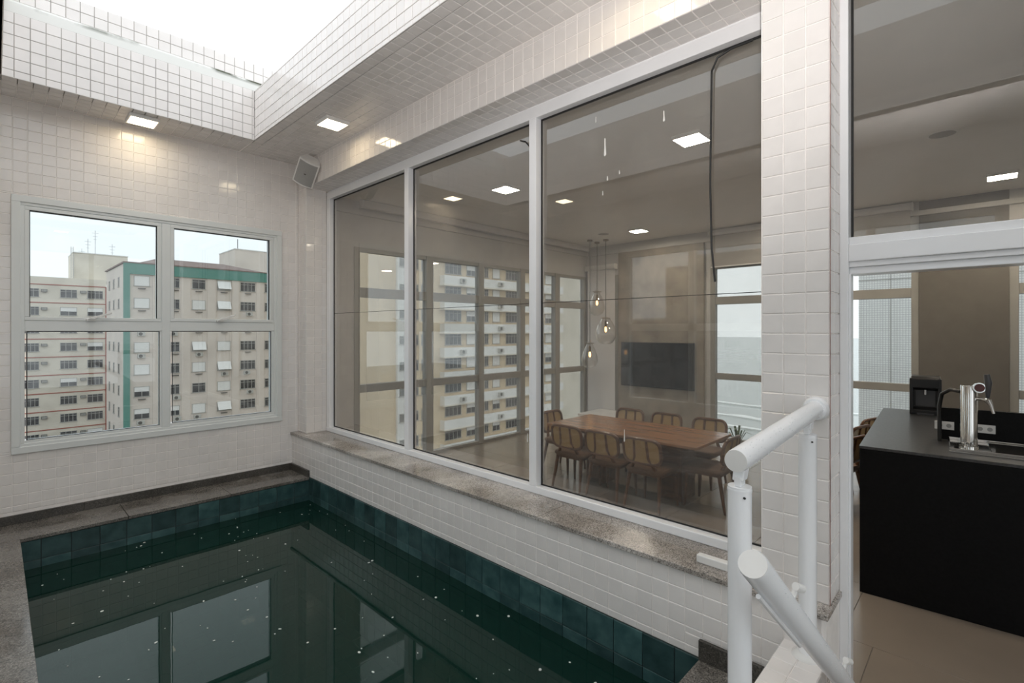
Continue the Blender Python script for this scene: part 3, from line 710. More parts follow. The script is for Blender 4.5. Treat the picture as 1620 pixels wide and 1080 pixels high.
def pendant(label, x, y, ztop, zb, prof):
    t = thing('pendant_lamp', label, 'lamp', (x, y, ZCI), 'glass pendant lamps in the dining corner')
    MB().lathe([(.055, -.03), (.055, 0)], (x, y, ZCI), 16).build('ceiling_rose', M['brass'], t, smooth=True)
    MB().tube([(x, y, ZCI - .02), (x, y, zb + .12)], .006, 6).build('cord', M['cable'], t)
    MB().lathe([(.022, .02), (.024, .12), (.01, .14)], (x, y, zb), 12).build('socket', M['brass'], t, smooth=True)
    MB().lathe([(.004, -.09), (.017, -.075), (.024, -.045), (.02, -.01), (.014, .02)], (x, y, zb), 14).build('bulb', M['filament'], t, smooth=True)
    MB().lathe(prof, (x, y, zb), 24, caps=False).build('glass_shade', M['clearbulb'], t, smooth=True)
    MB().lathe([(.09, .19), (.09, .20)], (x, y, zb), 20).build('disc', M['brass'], t, smooth=True)
drop_ = [(.02, .26), (.05, .2), (.12, .06), (.165, -.08), (.17, -.16), (.13, -.26), (.06, -.31), (.0, -.32)]
wide_ = [(.03, .22), (.09, .19), (.17, .05), (.21, -.08), (.20, -.2), (.14, -.3), (.08, -.33)]
pendant('topmost glass pendant lamp of the cluster, pear shaped', 8.75, 5.93, 0, .62, drop_)
pendant('middle glass pendant lamp of the cluster, widest shade', 8.62, 5.63, 0, .06, wide_)
pendant('lowest glass pendant lamp of the cluster', 8.45, 5.90, 0, -.45, drop_)

# ------------------------------------------------------------------ wall speaker
sp = thing('wall_speaker', 'white wall speaker with grey grille hung in the far corner', 'speaker', (2.72, 6.2, 2.0))
def speaker_local():
    body = MB(); n = 9; pts = []
    for k in range(n):
        t = -1 + 2 * k / (n - 1); pts.append((t * .125, -.10 + .035 * t * t))
    pts += [(.075, .09), (-.075, .09)]
    body.prism(pts, 'z', -.165, .165)
    gr = MB(); gp_ = []
    for k in range(n):
        t = -1 + 2 * k / (n - 1); gp_.append((t * .108, -.104 + .03 * t * t))
    gp_ += [(.1, -.05), (-.1, -.05)]
    gr.prism(gp_, 'z', -.145, .145)
    lg_ = MB().prism([(-.012, -.1085), (.012, -.1085), (.012, -.1), (-.012, -.1)], 'z', -.006, .006)
    br = MB().tube([(0, .08, 0), (0, .16, .0)], .018, 10)
    return body, gr, lg_, br
pch = math.radians(37); nrm = -FV * math.cos(pch) - Vector((0, 0, 1)) * math.sin(pch); upv = -FV * math.sin(pch) + Vector((0, 0, 1)) * math.cos(pch)
upv = Matrix.Rotation(math.radians(-30), 3, nrm) @ upv
mt = Matrix.Translation((2.665, 6.03, 1.955)) @ Matrix(((-nrm).cross(upv), -nrm, upv)).transposed().to_4x4()
for mb_, nm, ma in zip(speaker_local(), ('cabinet', 'grille', 'badge', 'bracket'), ('offwhite', 'grille', 'chrome', 'offwhite')):
    mb_.rot(mt).build(nm, M[ma], sp, bevel=.004 if nm == 'cabinet' else 0)

# ------------------------------------------------------------------ handrails
hr = thing('handrail', 'white tubular handrail on two posts running into the tiled pillar', 'handrail', (2.2, .62, -1.5))
RY = .605
MB().tube([(1.70, RY, -.431), (1.715, RY, -.431), (2.735, RY, -.377)], [.036, .039, .039], 24).build('rail', M['white'], hr, smooth=True)
MB().tube([(1.6985, RY, -.431), (1.7015, RY, -.431)], .0365, 24).build('end_cap', M['offwhite'], hr, smooth=True)
MB().tube([(2.725, RY, -.377), (2.745, RY, -.377), (2.754, RY, -.377)], [.05, .058, .058], 24).build('wall_flange', M['white'], hr, smooth=True)
for px, zt_ in ((1.735, -.520), (2.60, -.475)):
    p = MB().tube([(px, RY, -1.5), (px, RY, zt_)], .0375, 24).build('post', M['white'], hr, smooth=True)
    MB().lathe([(.066, 0), (.064, .006), (.05, .018), (.04, .022)], (px, RY, -1.5), 24).build('base_flange', M['offwhite'], p, smooth=True)
    MB().lathe([(.0385, -.004), (.0385, .004)], (px, RY, zt_ - .012), 24).build('collar', M['white'], p, smooth=True)
    br = MB(); br.box(px - .022, px + .022, RY - .012, RY + .012, zt_, zt_ + .035)
    br.prism([(px - .022, zt_ + .02), (px + .022, zt_ + .02), (px + .045, zt_ + .06), (px - .01, zt_ + .06)], 'y', RY - .018, RY + .018)
    br.build('bracket', M['white'], p, bevel=.004)
    MB().tube([(px - .028, RY - .024, zt_ - .03), (px - .031, RY - .027, zt_ - .03)], .004, 8).build('set_screw', M['gasket'], p)
lr = thing('handrail', 'sloping grey-white handrail going down beside the steps', 'handrail', (1.4, .45, -2.0))
a, b = Vector((1.385, .45, -.615)), Vector((2.84, .45, -1.757)); dv = (b - a).normalized()
MB().tube([a, a + dv * .01, b], [.036, .039, .039], 24).build('rail', M['white'], lr, smooth=True)
MB().tube([a - dv * .002, a + dv * .001], .0365, 24).build('end_cap', M['offwhite'], lr, smooth=True)
for s in (.40, 1.345):
    c = a + dv * s; up = Vector((.35, -.25, .9)).normalized()
    MB().tube([c + up * .02, c + up * .078], .009, 10).build('bracket', M['offwhite'], lr, smooth=True)
    MB().tube([c + up * .072 - dv * .012, c + up * .072 + dv * .024 + Vector((0, -.012, .008))], .0125, 12).build('bracket_pin', M['offwhite'], lr, smooth=True)
under = Vector((-.25, 0.06, -.6)).normalized()
MB().tube([a + dv * .10 + under * .052, a + dv * .62 + under * .052], .007, 8).build('under_bar', M['white'], lr, smooth=True)
def drops(parent, p0, p1, n, r, seed, ys):
    q = random.Random(seed); m = MB(); p0, p1 = Vector(p0), Vector(p1); d = (p1 - p0).normalized(); side = Vector((0, 1, 0)); up = d.cross(side) * -1
    if up.z < 0: up = -up
    for k in range(n):
        t = q.random(); a = math.radians(q.uniform(*ys)); nn = up * math.cos(a) - side * math.sin(a); c = p0.lerp(p1, t) + nn * r; s_ = q.choice((.0015, .002, .002, .0028))
        u = d * s_ * 1.2; v = nn.cross(d) * s_
        m.add([c - u, c - v, c + u, c + v, c + nn * s_], [(0, 1, 4), (1, 2, 4), (2, 3, 4), (3, 0, 4), (0, 3, 2, 1)])
    o = m.build('water_drops', M['drop'], parent, smooth=True); o['kind'] = 'stuff'
drops(hr, (1.72, RY, -.431), (2.72, RY, -.377), 160, .039, 2, (10, 175)); drops(lr, a + dv * .03, b, 130, .039, 3, (-20, 120))
bk = thing('sill_block', 'short white plastic bar lying on the granite sill by the post', 'bar', (2.80, 1.1, ZSILL))
B(2.755, 2.80, .93, 1.195, ZSILL, ZSILL + .045).build('profile', M['offwhite'], bk, bevel=.006)
B(2.757, 2.798, 1.194, 1.197, ZSILL + .003, ZSILL + .042).build('end_plug', M['white_grey'], bk)
cb = MB()
cb.tube([(3.075, 1.0, 1.70), (3.070, 1.12, 1.695), (3.066, 1.20, 1.67), (3.066, 1.235, 1.60), (3.066, 1.24, 1.3), (3.067, 1.245, .9), (3.066, 1.235, .50), (3.066, 1.215, .30)], .0065, 8)
tag(cb.build('hanging_cable', M['cable'], smooth=True), 'black cable hanging down in front of the third glass bay', 'cable')
cb = MB().tube([(3.07, 2.85, 1.60), (3.067, 2.79, 1.575), (3.066, 2.73, 1.51), (3.066, 2.708, 1.42), (3.066, 2.706, 1.30)], .006, 8)
tag(cb.build('hanging_cable', M['cable'], smooth=True), 'short bent black cable at the top of the middle glass bay', 'cable')

# ------------------------------------------------------------------ dining table and chairs
tb = thing('dining_table', 'long polished wooden dining table with slab legs', 'table', (5.66, 3.27, ZF))
TZ = -1.24
B(5.16, 6.16, 2.24, 4.30, TZ - .035, TZ).build('tabletop', M['tablewood'], tb, bevel=.008)
B(5.30, 6.02, 2.4, 4.14, TZ - .09, TZ - .035).build('apron', M['wood'], tb, bevel=.004)
for y in (2.72, 3.78): B(5.53, 5.90, y - .14, y + .14, ZF, TZ - .09).build('leg', M['wood'], tb, bevel=.01)

def rrect(w2, h2, r, n=5):
    out = []
    for cx, cy, a0 in ((w2 - r, h2 - r, 0), (-w2 + r, h2 - r, PI / 2), (-w2 + r, -h2 + r, PI), (w2 - r, -h2 + r, 3 * PI / 2)):
        for k in range(n + 1):
            t = a0 + PI / 2 * k / n; out.append((cx + r * math.cos(t), cy + r * math.sin(t)))
    return out
def make_chair(name, seat_z=.455, top_z=.805, stool=False):
    """faces +x, origin on the floor under the seat centre"""
    t = thing(name, 'chair', 'chair')
    s = MB(); o = rrect(.235, .235, .07)
    n = len(o); lay = [(.93, -.045), (1.0, -.025), (1.0, -.008), (.95, .008), (.80, .014)]
    vs = [(x * k, y * k, seat_z + z) for k, z in lay for x, y in o]
    fs = [(i * n + k, i * n + (k + 1) % n, (i + 1) * n + (k + 1) % n, (i + 1) * n + k) for i in range(len(lay) - 1) for k in range(n)]
    fs += [tuple(range(n))[::-1], tuple(range((len(lay) - 1) * n, len(lay) * n))]
    s.add(vs, fs).build('seat', M['seat'], t, smooth=True)
    ring(MB(), 0, 0, 0, 0, 0, 0, 0) if 0 else None
    fz = seat_z - .05
    fm = MB(); fm.box(-.2, .2, -.205, -.17, fz - .02, fz + .012); fm.box(-.2, .2, .17, .205, fz - .02, fz + .012); fm.box(.17, .205, -.2, .2, fz - .02, fz + .012); fm.box(-.205, -.17, -.2, .2, fz - .02, fz + .012)
    fm.build('seat_frame', M['wood'], t, bevel=.004)
    for sx, sy in ((1, 1), (1, -1), (-1, 1), (-1, -1)):
        foot = (.20, sy * .205, 0) if sx > 0 else (-.265, sy * .215, 0)
        MB().tube([foot, ((foot[0] + sx * .175) / 2 * 1.0, sy * .195, seat_z * .5), (sx * .185, sy * .18, seat_z - .03)], [.014, .021, .025], 8).build('leg', M['wood'], t, smooth=True)
    zc_, hh = (top_z + seat_z + .075) / 2, (top_z - seat_z - .075) / 2
    def bend(y, z):   # back leans and wraps forward at its sides
        return (-.235 - (z - seat_z) * .16 + .9 * y * y * .55, y, z)
    loop = [bend(y, zc_ + z) for y, z in rrect(.225, hh, .085, 6)]
    MB().tube(loop, .019, 8, closed=True).build('back_frame', M['wood'], t, smooth=True)
    cm = MB(); nu, nv = 10, 5
    for th_ in (0, .004):
        pass
    pts = []
    for j in range(nv + 1):
        for i in range(nu + 1):
            z = -hh + 2 * hh * j / nv; lim = .222
            if abs(z) > hh - .085: lim = .222 - .085 + math.sqrt(max(0, .085 ** 2 - (abs(z) - hh + .085) ** 2))
            y = lim * (-1 + 2 * i / nu); q = bend(y, zc_ + z); pts.append(q)
    k = len(pts); back = [(p[0] - .004, p[1], p[2]) for p in pts]
    fs = []
    for j in range(nv):
        for i in range(nu):
            a_ = j * (nu + 1) + i; q = (a_, a_ + 1, a_ + nu + 2, a_ + nu + 1); fs.append(q); fs.append(tuple(x + k for x in q[::-1]))
    cm.add(pts + back, fs); cm.build('cane_panel', M['cane'], t, smooth=True)
    for sy in (-1, 1):
        MB().tube([(-.19, sy * .165, seat_z - .04), (-.225, sy * .12, seat_z + .06), bend(sy * .082, zc_ - hh * .5), bend(sy * .075, zc_ + hh)], [.022, .019, .017, .016], 8).build('back_slat', M['wood'], t, smooth=True)
    if stool:
        for z in (.22,):
            MB().tube([(.19, -.19, z), (.19, .19, z)], .011, 8).build('footrest', M['wood'], t, smooth=True)
        for sy in (-1, 1): MB().tube([(.19, sy * .195, .30), (-.22, sy * .195, .30)], .010, 8).build('stretcher', M['wood'], t, smooth=True)
    return t
ch0 = make_chair('dining_chair')
spots = [('cane-backed dining chair with its back to the glass, nearest the middle mullion', 5.235, 3.836, 0),
         ('cane-backed dining chair with its back to the glass, middle of three', 5.225, 3.308, 0),
         ('cane-backed dining chair with its back to the glass, nearest the pillar', 5.22, 2.78, 0),
         ('cane-backed dining chair across the table, nearest the pendant lamps', 6.42, 3.93, PI),
         ('cane-backed dining chair across the table, middle of three', 6.42, 3.34, PI),
         ('cane-backed dining chair across the table, in front of the sea window', 6.42, 2.72, PI),
         ('cane-backed dining chair at the table end by the windows', 5.72, 4.42, -PI / 2),
         ('cane-backed dining chair at the table end beside the white post', 5.70, 2.33, PI / 2)]
for k, (lb, x, y, rz) in enumerate(spots):
    o = ch0 if k == 0 else copy_tree(ch0)
    o.location = (x, y, ZF); o.rotation_euler = (0, 0, rz); tag(o, lb, 'chair', 'dining chairs round the wooden table')
for lb, x, y in (('cane-backed chair standing beyond the black island, farthest of three', 8.27, 1.42), ('cane-backed chair standing beyond the black island, middle of three', 7.56, 1.41), ('cane-backed chair half hidden between door jamb and black island', 6.77, 1.33)):
    o = copy_tree(ch0); o.location = (x, y, ZF); o.rotation_euler = (0, 0, PI / 2 - .25); tag(o, lb, 'chair', 'chairs lined up beyond the black island')
pt = thing('potted_plant', 'small spiky green plant in a grey planter below the sea window', 'plant', (7.7, 2.72, ZF))
MB().lathe([(.10, 0), (.13, .02), (.16, .28), (.165, .30), (.145, .30), (.14, .27)], (7.7, 2.72, ZF), 24).build('planter', M['pot'], pt, smooth=True)
for k in range(14):
    a_ = 2 * PI * k / 14 + random.uniform(-.2, .2); l_ = random.uniform(.16, .3); h_ = random.uniform(.16, .32); c_ = Vector((7.7, 2.72, ZF + .27))
    d_ = Vector((math.cos(a_), math.sin(a_), 0)); s_ = Vector((-d_.y, d_.x, 0)) * .016
    p0, p1, p2 = c_, c_ + d_ * l_ * .5 + Vector((0, 0, h_)), c_ + d_ * l_ + Vector((0, 0, h_ * .9))
    MB().add([p0 - s_ * .5, p0 + s_ * .5, p1 + s_, p2, p1 - s_, p1 + Vector((0, 0, .004))], [(0, 1, 2, 5), (0, 5, 4), (5, 2, 3), (5, 3, 4)]).build('leaf', M['leaf'], pt)

# ------------------------------------------------------------------ bar island
ROT = math.radians(3.6)
IM = Matrix.Translation((4.60, .718, 0)) @ Matrix.Rotation(ROT, 4, 'Z')     # island axes: +x away, -y along the front
isl = thing('bar_island', 'black stone bar island just inside the doorway', 'bar', (4.62, .5, ZF))
B(.0, 2.44, -2.4, 0, ZF, -.90).rot(IM).build('body', M['black'], isl, bevel=.003)
B(-.003, 2.443, -2.4, .003, -.90, -.88).rot(IM).build('countertop', M['blacktop'], isl, bevel=.002)
u_ = B(.72, .765, -1.0, -.46, -.88, -.625).rot(IM).build('socket_upstand', M['black'], isl, bevel=.002)
for y in (-.74, -.50):
    s_ = B(.712, .72, y - .06, y + .06, -.80, -.735).rot(IM).build('socket_plate', M['offwhite'], u_, bevel=.002)
    for q in (-.028, .028): MB().lathe([(.016, -.0015), (.016, .0015)], (0, 0, 0), 14).rot(IM @ Matrix.Translation((.7115, y + q, -.768)) @ Matrix.Rotation(PI / 2, 4, 'Y')).build('socket_hole', M['grille'], u_)
tr = thing('drip_tray', 'stainless drip tray let into the black counter below the tap', 'tray', (5.0, .0, -.88))
t0 = MB(); t0.box(.17, .68, -1.1, -.52, -.88, -.868); t0.box(.17, .18, -1.1, -.52, -.868, -.848); t0.box(.67, .68, -1.1, -.52, -.868, -.848); t0.box(.18, .67, -.53, -.52, -.868, -.848); t0.box(.18, .67, -1.1, -1.09, -.868, -.848)
t0.rot(IM).build('tray', M['chrome'], tr, bevel=.002)
for k in range(14): B(.22 + k * .031, .238 + k * .031, -1.06, -.75, -.868, -.858).rot(IM).build('slat', M['chrome'], tr)
# beer tap
TX, TY = .40, -.635
tp = thing('beer_tap', 'chrome beer tap column with black handle on the black island', 'tap', tuple(IM @ Vector((TX, TY, -.868))))
MB().lathe([(.056, 0), (.056, .012), (.049, .016), (.049, .455), (.046, .462)], (TX, TY, -.868), 28).rot(IM).build('column', M['chrome'], tp, smooth=True)
hd = (TX - .03, TY - .052, -.418)
MB().tube([(TX, TY - .04, -.43), (hd[0], hd[1] - .012, hd[2])], .02, 12).rot(IM).build('medallion_arm', M['chrome'], tp, smooth=True)
md = MB().tube([(hd[0] - .0, hd[1], hd[2]), (hd[0] - .016, hd[1] - .003, hd[2])], .037, 24).rot(IM).build('medallion', M['chrome'], tp, smooth=True)
MB().tube([(hd[0] - .0155, hd[1] - .003, hd[2]), (hd[0] - .019, hd[1] - .0035, hd[2])], .029, 24).rot(IM).build('medallion_face', M['red'], md, smooth=True)
fc = MB().tube([(TX, TY - .04, -.50), (TX - .02, TY - .07, -.50), (TX - .03, TY - .098, -.505)], [.016, .013, .022], 12); fc.rot(IM).build('faucet', M['chrome'], tp, smooth=True)
MB().tube([(TX - .03, TY - .10, -.505), (TX - .032, TY - .115, -.54), (TX - .034, TY - .13, -.60)], [.02, .013, .009], 10).rot(IM).build('spout', M['chrome'], tp, smooth=True)
MB().tube([(TX - .03, TY - .10, -.49), (TX - .03, TY - .10, -.44), (TX - .03, TY - .103, -.38), (TX - .03, TY - .095, -.318)], [.010, .017, .022, .017], 12).rot(IM).build('handle', M['darkgrey'], tp, smooth=True)
MB().tube([(TX + .02, TY + .045, -.46), (TX + .10, TY + .10, -.455), (TX + .19, TY + .15, -.50), (TX + .22, TY + .165, -.60), (TX + .215, TY + .165, -.74), (TX + .215, TY + .165, -.88)], .014, 10).rot(IM).build('hose', M['cable'], tp, smooth=True)
# water dispenser
wd_ = thing('water_dispenser', 'black countertop water dispenser at the far end of the island', 'dispenser', tuple(IM @ Vector((2.25, -.37, -.88))))
p_ = [(2.12, -.88), (2.40, -.88), (2.40, -.50), (2.36, -.48), (2.16, -.48), (2.11, -.51), (2.11, -.60), (2.17, -.62), (2.17, -.80), (2.12, -.83)]
MB().prism(p_, 'y', -.49, -.25).rot(IM).build('body', M['blackplastic'], wd_, bevel=.008)
B(2.112, 2.18, -.50, -.47, -.88, -.50).rot(IM).build('side_cheek', M['blackplastic'], wd_, bevel=.006); B(2.112, 2.18, -.27, -.24, -.88, -.50).rot(IM).build('side_cheek', M['blackplastic'], wd_, bevel=.006)
B(2.166, 2.172, -.45, -.29, -.79, -.63).rot(IM).build('recess_panel', M['darkgrey'], wd_); MB().tube([(2.14, -.37, -.62), (2.14, -.37, -.67)], .012, 10).rot(IM).build('nozzle', M['chrome'], wd_, smooth=True)
B(2.10, 2.17, -.44, -.30, -.88, -.862).rot(IM).build('drip_grid', M['darkgrey'], wd_, bevel=.003)

# ------------------------------------------------------------------ outside: ground, sea, neighbouring buildings
GZ = -32.0
struct('ground', B(-300, 95, -300, 400, GZ - 1, GZ), M['asphalt'], 'street level ground far below the windows', 'ground')
struct('beach', B(95, 135, -300, 400, GZ - 1, GZ + .1), M['sand'], 'grey sand strip between the street and the sea', 'beach')
sea = struct('sea', B(135, 2600, -1500, 2200, GZ - 1, GZ), M['sea'], 'pale grey-green sea behind the far window', 'sea')
for (x, y0, y1, wd) in ((168, -40, 260, 1.5), (190, 20, 90, 2.6), (196, 90, 240, 1.4), (226, 10, 120, 2.2), (236, 120, 260, 1.2), (215, -60, 20, 2)):
    pts = []; n = 24
    for k in range(n + 1):
        t = k / n; pts.append((x + 3 * math.sin(t * 9 + x) - wd * math.sin(PI * t), y0 + (y1 - y0) * t))
    for k in range(n, -1, -1):
        t = k / n; pts.append((x + 3 * math.sin(t * 9 + x) + wd * math.sin(PI * t) * (.8 + .4 * math.sin(t * 40)) + .05, y0 + (y1 - y0) * t))
    MB().prism(pts, 'z', GZ, GZ + .35).build('wave', M['foam'], sea)
# tiled wing of the same building beyond the bar window
ww = struct('wall_wing', B(15, 15.5, -14, 2.36, GZ, 7), M['wingtile'], 'white small-tiled outer wall outside the bar window', 'wall')
for y in (1.72, .3): B(14.99, 15.0, y - .008, y + .008, -20, 6).build('drip_joint', M['b_frame'], ww)
for z in (1.25, -1.35): B(14.99, 15.0, -6, 2.36, z - .008, z + .008).build('drip_joint', M['b_frame'], ww)

_bw = {}
def bwin_mesh(kind, wd, ht):
    k = (kind, round(wd, 2), round(ht, 2))
    if k in _bw: return _bw[k]
    f, g = MB(), MB(); a, b = wd / 2, ht / 2; t = .07
    gm = M['b_glass']
    f.box(-a, a, -.06, .05, b - t, b); f.box(-a - .06, a + .06, -.12, .05, -b - .05, -b + .04); f.box(-a, -a + t, -.05, .05, -b, b); f.box(a - t, a, -.05, .05, -b, b)
    if kind.startswith('panes'):
        n = int(kind[5:]); f.box(-a, a, -.045, .05, b * .42, b * .42 + .06)
        for i in range(1, n): x = -a + wd * i / n; f.box(x - .035, x + .035, -.045, .05, -b, b)
        g.box(-a + .02, a - .02, -.03, -.02, -b, b)
    elif kind == 'shutter':
        for i in range(9): z = -b + ht * i / 9; g.box(-a + t, a - t, -.035 - .012 * (i % 2), .03, z, z + ht / 9)
        gm = M['b_shut']
    elif kind == 'awning':
        g.prism([(-.04, b), (.0, b), (-.62, -b * .75), (-.66, -b * .72)], 'x', -a, a); f.box(-a, a, -.03, .045, -b, b); gm = M['b_shut']
    elif kind == 'half':
        for i in range(5): z = b * .0 + b * i / 5; g.box(-a + t, a - t, -.03 - .006 * (i % 2), .03, z, z + b / 5)
        f.box(-.04, .04, -.045, .05, -b, 0); gm = M['b_shut']
    mf = f.mesh('window', M['b_frame']); mg = g.mesh('pane', gm)
    dk = B(-a + .02, a - .02, -.02, -.01, -b, b).mesh('dark_glass', M['b_glass']) if kind == 'half' else None
    _bw[k] = (mf, mg, dk); return _bw[k]
def bwin(parent, kind, x, y, z, wd, ht, rz=0):
    mf, mg, dk = bwin_mesh(kind, wd, ht)
    o = link('window', mf, parent, (x, y, z), (0, 0, rz))
    for nm, me_ in (('shutter' if kind in ('shutter', 'awning', 'half') else 'pane', mg), ('pane', dk)):
        if me_: q = bpy.data.objects.new(nm, me_); C.objects.link(q); q.parent = o
    return o
acb = B(-.42, .42, -.36, 0, -.28, .28).mesh('air_conditioner', M['b_ac'], bevel=.03)
acf = MB().tube([(-.1, -.365, 0), (-.1, -.37, 0)], .22, 16).mesh('fan_grille', M['b_acdark'])
acw = B(-.36, .36, -.42, 0, -.22, .22).mesh('air_conditioner', M['b_acdark'], bevel=.03)
acg = MB()
for i in range(6): acg.box(-.32, .32, -.43, -.42, -.18 + i * .065, -.15 + i * .065)
acg = acg.mesh('fan_grille', M['b_ac'])
def ac(parent, x, y, z, dark=False, rz=0):
    o = link('air_conditioner', acw if dark else acb, parent, (x, y, z), (0, 0, rz))
    q = bpy.data.objects.new('fan_grille', acg if dark else acf); C.objects.link(q); q.parent = o

# beige block with red lines
YL = 109.0
bl = thing('apartment_block', 'beige apartment block with thin red floor lines and a rooftop box', 'building', (5, YL, GZ))
B(-22, 13.3, YL, YL + 14, GZ, 8.65).build('wall', M['b_beige'], bl)
rb_ = B(9.3, 16.7, YL + 3, YL + 11, 8.65, 13.25).build('rooftop_box', M['b_beige'], bl)
B(9.25, 16.75, YL + 2.95, YL + 11.05, 13.25, 13.4).build('rooftop_coping', M['b_white'], bl)
for k in range(14):
    z = 7.42 - 2.915 * k
    B(-22, 13.3, YL - .06, YL, z - .07, z + .07).build('red_line', M['b_red'], bl)
B(13.18, 13.32, YL - .08, YL, GZ, 7.45).build('red_line', M['b_red'], bl)
rnd = random.Random(4)
for k in range(12):
    z = 6.07 - 2.90 * k
    for (xa_, xb_) in ((-12.5, -9.9), (-7.4, -5.3), (-3.9, -1.6), (3.0, 4.98), (7.44, 9.54), (10.82, 12.88)):
        if k > 9 and xa_ < 0: continue
        bwin(bl, rnd.choice(('panes4', 'panes4', 'panes4', 'panes3', 'half')), (xa_ + xb_) / 2, YL, z, xb_ - xa_, 1.35)
    if rnd.random() < .6: ac(bl, 5.55, YL, z + .35, True)
    if rnd.random() < .6: ac(bl, 10.3, YL, z + .35, True)
la = MB()
for x in (9.0, 9.3): la.box(x - .03, x + .03, YL + 2.75, YL + 2.8, 8.65, 14.2)
for k in range(18): la.box(9.0, 9.3, YL + 2.75, YL + 2.8, 8.8 + k * .3, 8.84 + k * .3)
la.build('ladder', M['steel'], bl)
for x, z1, r in ((11.4, 16.1, .035), (12.4, 17.7, .04), (14.75, 15.6, .03), (10.6, 14.3, .03)):
    m = MB().tube([(x, YL + 5, 13.4), (x, YL + 5, z1)], r, 6)
    for q in range(3):
        zz = z1 - .5 - q * .55; m.box(x - .45 + q * .12, x + .45 - q * .12, YL + 4.98, YL + 5.02, zz, zz + .04)
    m.build('antenna', M['steel'], bl)

# pinkish block with the green band
YG = 81.0
bgd = thing('apartment_block', 'pinkish apartment block framed by a green band under a brown hip roof', 'building', (22, YG, GZ))
B(11.74, 33.0, YG, YG + 15, GZ, 8.8).build('wall', M['b_pink'], bgd)
B(11.6, 33.1, YG - .25, YG, 7.45, 8.85).build('green_band', M['b_green'], bgd)
B(11.6, 12.27, YG - .25, YG, GZ, 7.45).build('green_pier', M['b_green'], bgd)
B(11.55, 33.2, YG - .3, YG + 15.1, 8.85, 9.0).build('eaves', M['b_roof'], bgd)
MB().add([(13.2, YG + .2, 9), (29.5, YG + .2, 9), (29.5, YG + 14, 9), (13.2, YG + 14, 9), (16.4, YG + 6, 10.45), (25.0, YG + 6, 10.45), (25.0, YG + 8, 10.45), (16.4, YG + 8, 10.45)],
         [(0, 1, 5, 4), (1, 2, 6, 5), (2, 3, 7, 6), (3, 0, 4, 7), (4, 5, 6, 7), (0, 3, 2, 1)]).build('hip_roof', M['b_roof'], bgd)
for a_, b_ in ((14.75, 16.6), (18.0, 19.1), (21.2, 22.3), (24.4, 25.4), (27.85, 28.9)):
    B(a_, b_, YG - .10, YG, GZ, 7.45).build('pier', M['b_pink'], bgd)
rnd = random.Random(9)
cols = ((12.71, 14.41, ('shutter', 'shutter', 'half', 'shutter')), (16.75, 17.82, ('panes2', 'half')), (19.31, 20.98, ('awning', 'shutter', 'shutter', 'panes2')),
        (22.49, 24.22, ('awning', 'shutter', 'panes2', 'half')), (25.56, 27.67, ('panes4', 'panes4', 'panes4')), (29.03, 31.1, ('panes3', 'panes4')))
for k in range(11):
    z = 6.6 - 2.93 * k
    for (a_, b_, kinds) in cols:
        kd = rnd.choice(kinds); bwin(bgd, kd, (a_ + b_) / 2, YG, z, b_ - a_, 1.35)
        if rnd.random() < .45: ac(bgd, (a_ + b_) / 2 + rnd.uniform(-.3, .3), YG, z - 1.15)
        elif rnd.random() < .5: B((a_ + b_) / 2 - .4, (a_ + b_) / 2 + .4, YG - .3, YG, z - 1.05, z - .97).build('shelf_bracket', M['b_acdark'], bgd)
    for y in (YG + 4.2, YG + 8.2, YG + 12):
        bwin(bgd, 'panes2', 11.74, y, z, 1.0, 1.3, -PI / 2)
# pale block behind
bf = thing('apartment_block', 'pale grey block rising behind the brown hip roof', 'building', (46, 130, GZ))
B(39.9, 62, 130, 142, GZ, 19.5).build('wall', M['b_pink'], bf); B(39.8, 62.1, 129.9, 142.1, 19.5, 19.7).build('roof_coping', M['b_white'], bf)
for z in (17.2, 14.0, 10.8): bwin(bf, 'panes3', 49.5, 130, z, 2.4, 1.6)
MB().tube([(40.6, 130.5, 19.7), (40.6, 130.5, 22.0)], .12, 6).build('antenna', M['steel'], bf)

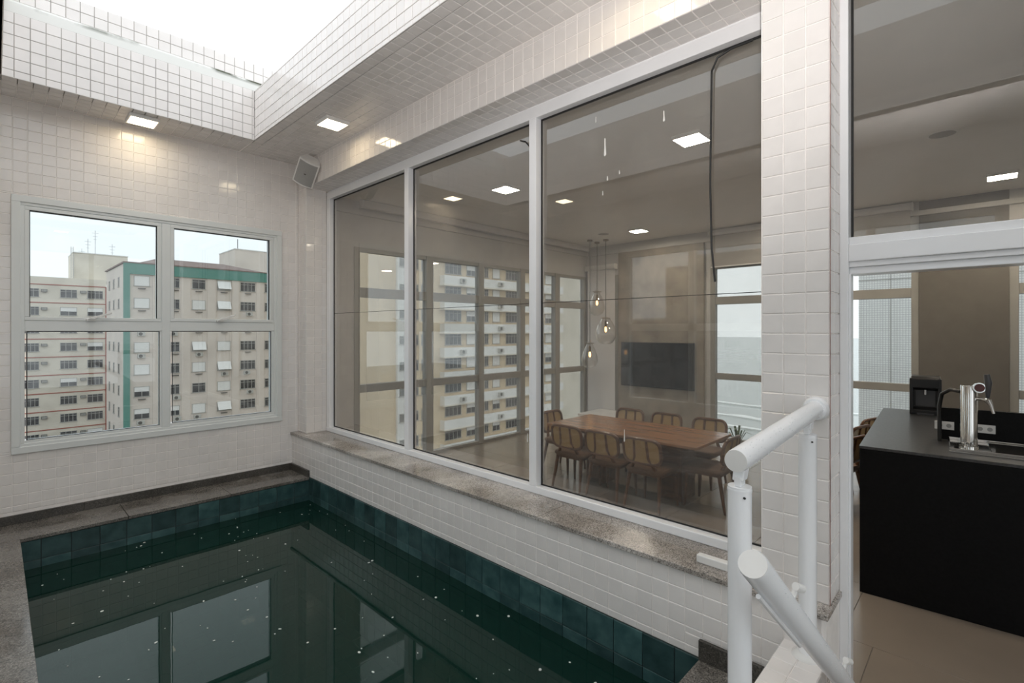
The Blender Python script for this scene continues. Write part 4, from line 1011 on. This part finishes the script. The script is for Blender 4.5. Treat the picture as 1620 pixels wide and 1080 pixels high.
# ochre block with white balconies
YB = 48.0
bo = thing('apartment_block', 'ochre apartment block with long white balconies', 'building', (46, YB, GZ))
B(29.0, 65.9, YB, YB + 14, GZ, 22).build('wall', M['b_ochre'], bo)
B(31.18, 32.3, YB - .35, YB, GZ, 22).build('stair_strip', M['b_white'], bo)
B(60.6, 65.9, YB - .05, YB, GZ, 22).build('plain_bay', M['b_beige'], bo)
for k in range(-3, 9):
    z = -9.82 + 2.92 * (4 - k) - 2.92 * 0
    bwin(bo, 'panes3', 31.74, YB - .35, z, .62, .95)
    bwin(bo, 'panes2', 33.85, YB, z, .8, 1.2); bwin(bo, 'panes2', 35.15, YB, z, 1.0, 1.3)
    bwin(bo, 'panes4', 39.45, YB, z, 2.6, 1.4); bwin(bo, rnd.choice(('shutter', 'half')), 42.4, YB, z, 1.55, 1.35)
    bwin(bo, 'panes2', 45.1, YB, z, .7, 1.4); bwin(bo, rnd.choice(('shutter', 'half')), 46.9, YB, z, 1.35, 1.35)
    bwin(bo, 'panes4', 49.9, YB, z, 2.3, 1.4); bwin(bo, 'panes2', 51.85, YB, z, .6, 1.5); bwin(bo, rnd.choice(('shutter', 'half')), 57.9, YB, z, 1.5, 1.4); bwin(bo, 'panes3', 54.6, YB, z, 1.8, 1.4)
    bz = z - 1.65
    bal = B(37.4, 60.4, YB - .9, YB - .75, bz - .45, bz + .65).build('balcony', M['b_white'], bo)
    B(37.3, 60.5, YB - .95, YB, bz - .6, bz - .45).build('balcony_slab', M['b_beige'], bal)
    B(37.4, 37.55, YB - .75, YB, bz - .45, bz + .65).build('balcony_end', M['b_white'], bal)
    for x in (40.2, 43.2, 46.8): 
        if rnd.random() < .6: ac(bo, x, YB - .9, bz + .1)
# grey blocks behind the viewer, mirrored in the glass
bk_ = thing('apartment_block', 'tall grey block mirrored in the glass above the television', 'building', (-64, 26, GZ))
B(-74, -60, 14, 33.2, GZ, 9.0).build('wall', M['b_grey'], bk_); B(-72, -62, 16, 29.5, 9.0, 10.6).build('rooftop_box', M['b_grey'], bk_)
for k in range(9):
    for y in (16, 20, 24, 28, 31.5): bwin(bk_, 'panes4', -60, y, 7.2 - 2.9 * k, 2.2, 1.4, PI / 2)
bk2 = thing('apartment_block', 'low grey block mirrored in the glass beside the taller one', 'building', (-64, 40, GZ))
B(-78, -63, 34, 47, GZ, 1.6).build('wall', M['b_grey'], bk2); B(-78.2, -62.8, 33.8, 47.2, 1.6, 1.9).build('roof_coping', M['b_white'], bk2)
for k in range(6):
    for y in (36, 40, 44): bwin(bk2, 'panes4', -63, y, -.4 - 2.9 * k, 2.2, 1.4, PI / 2)
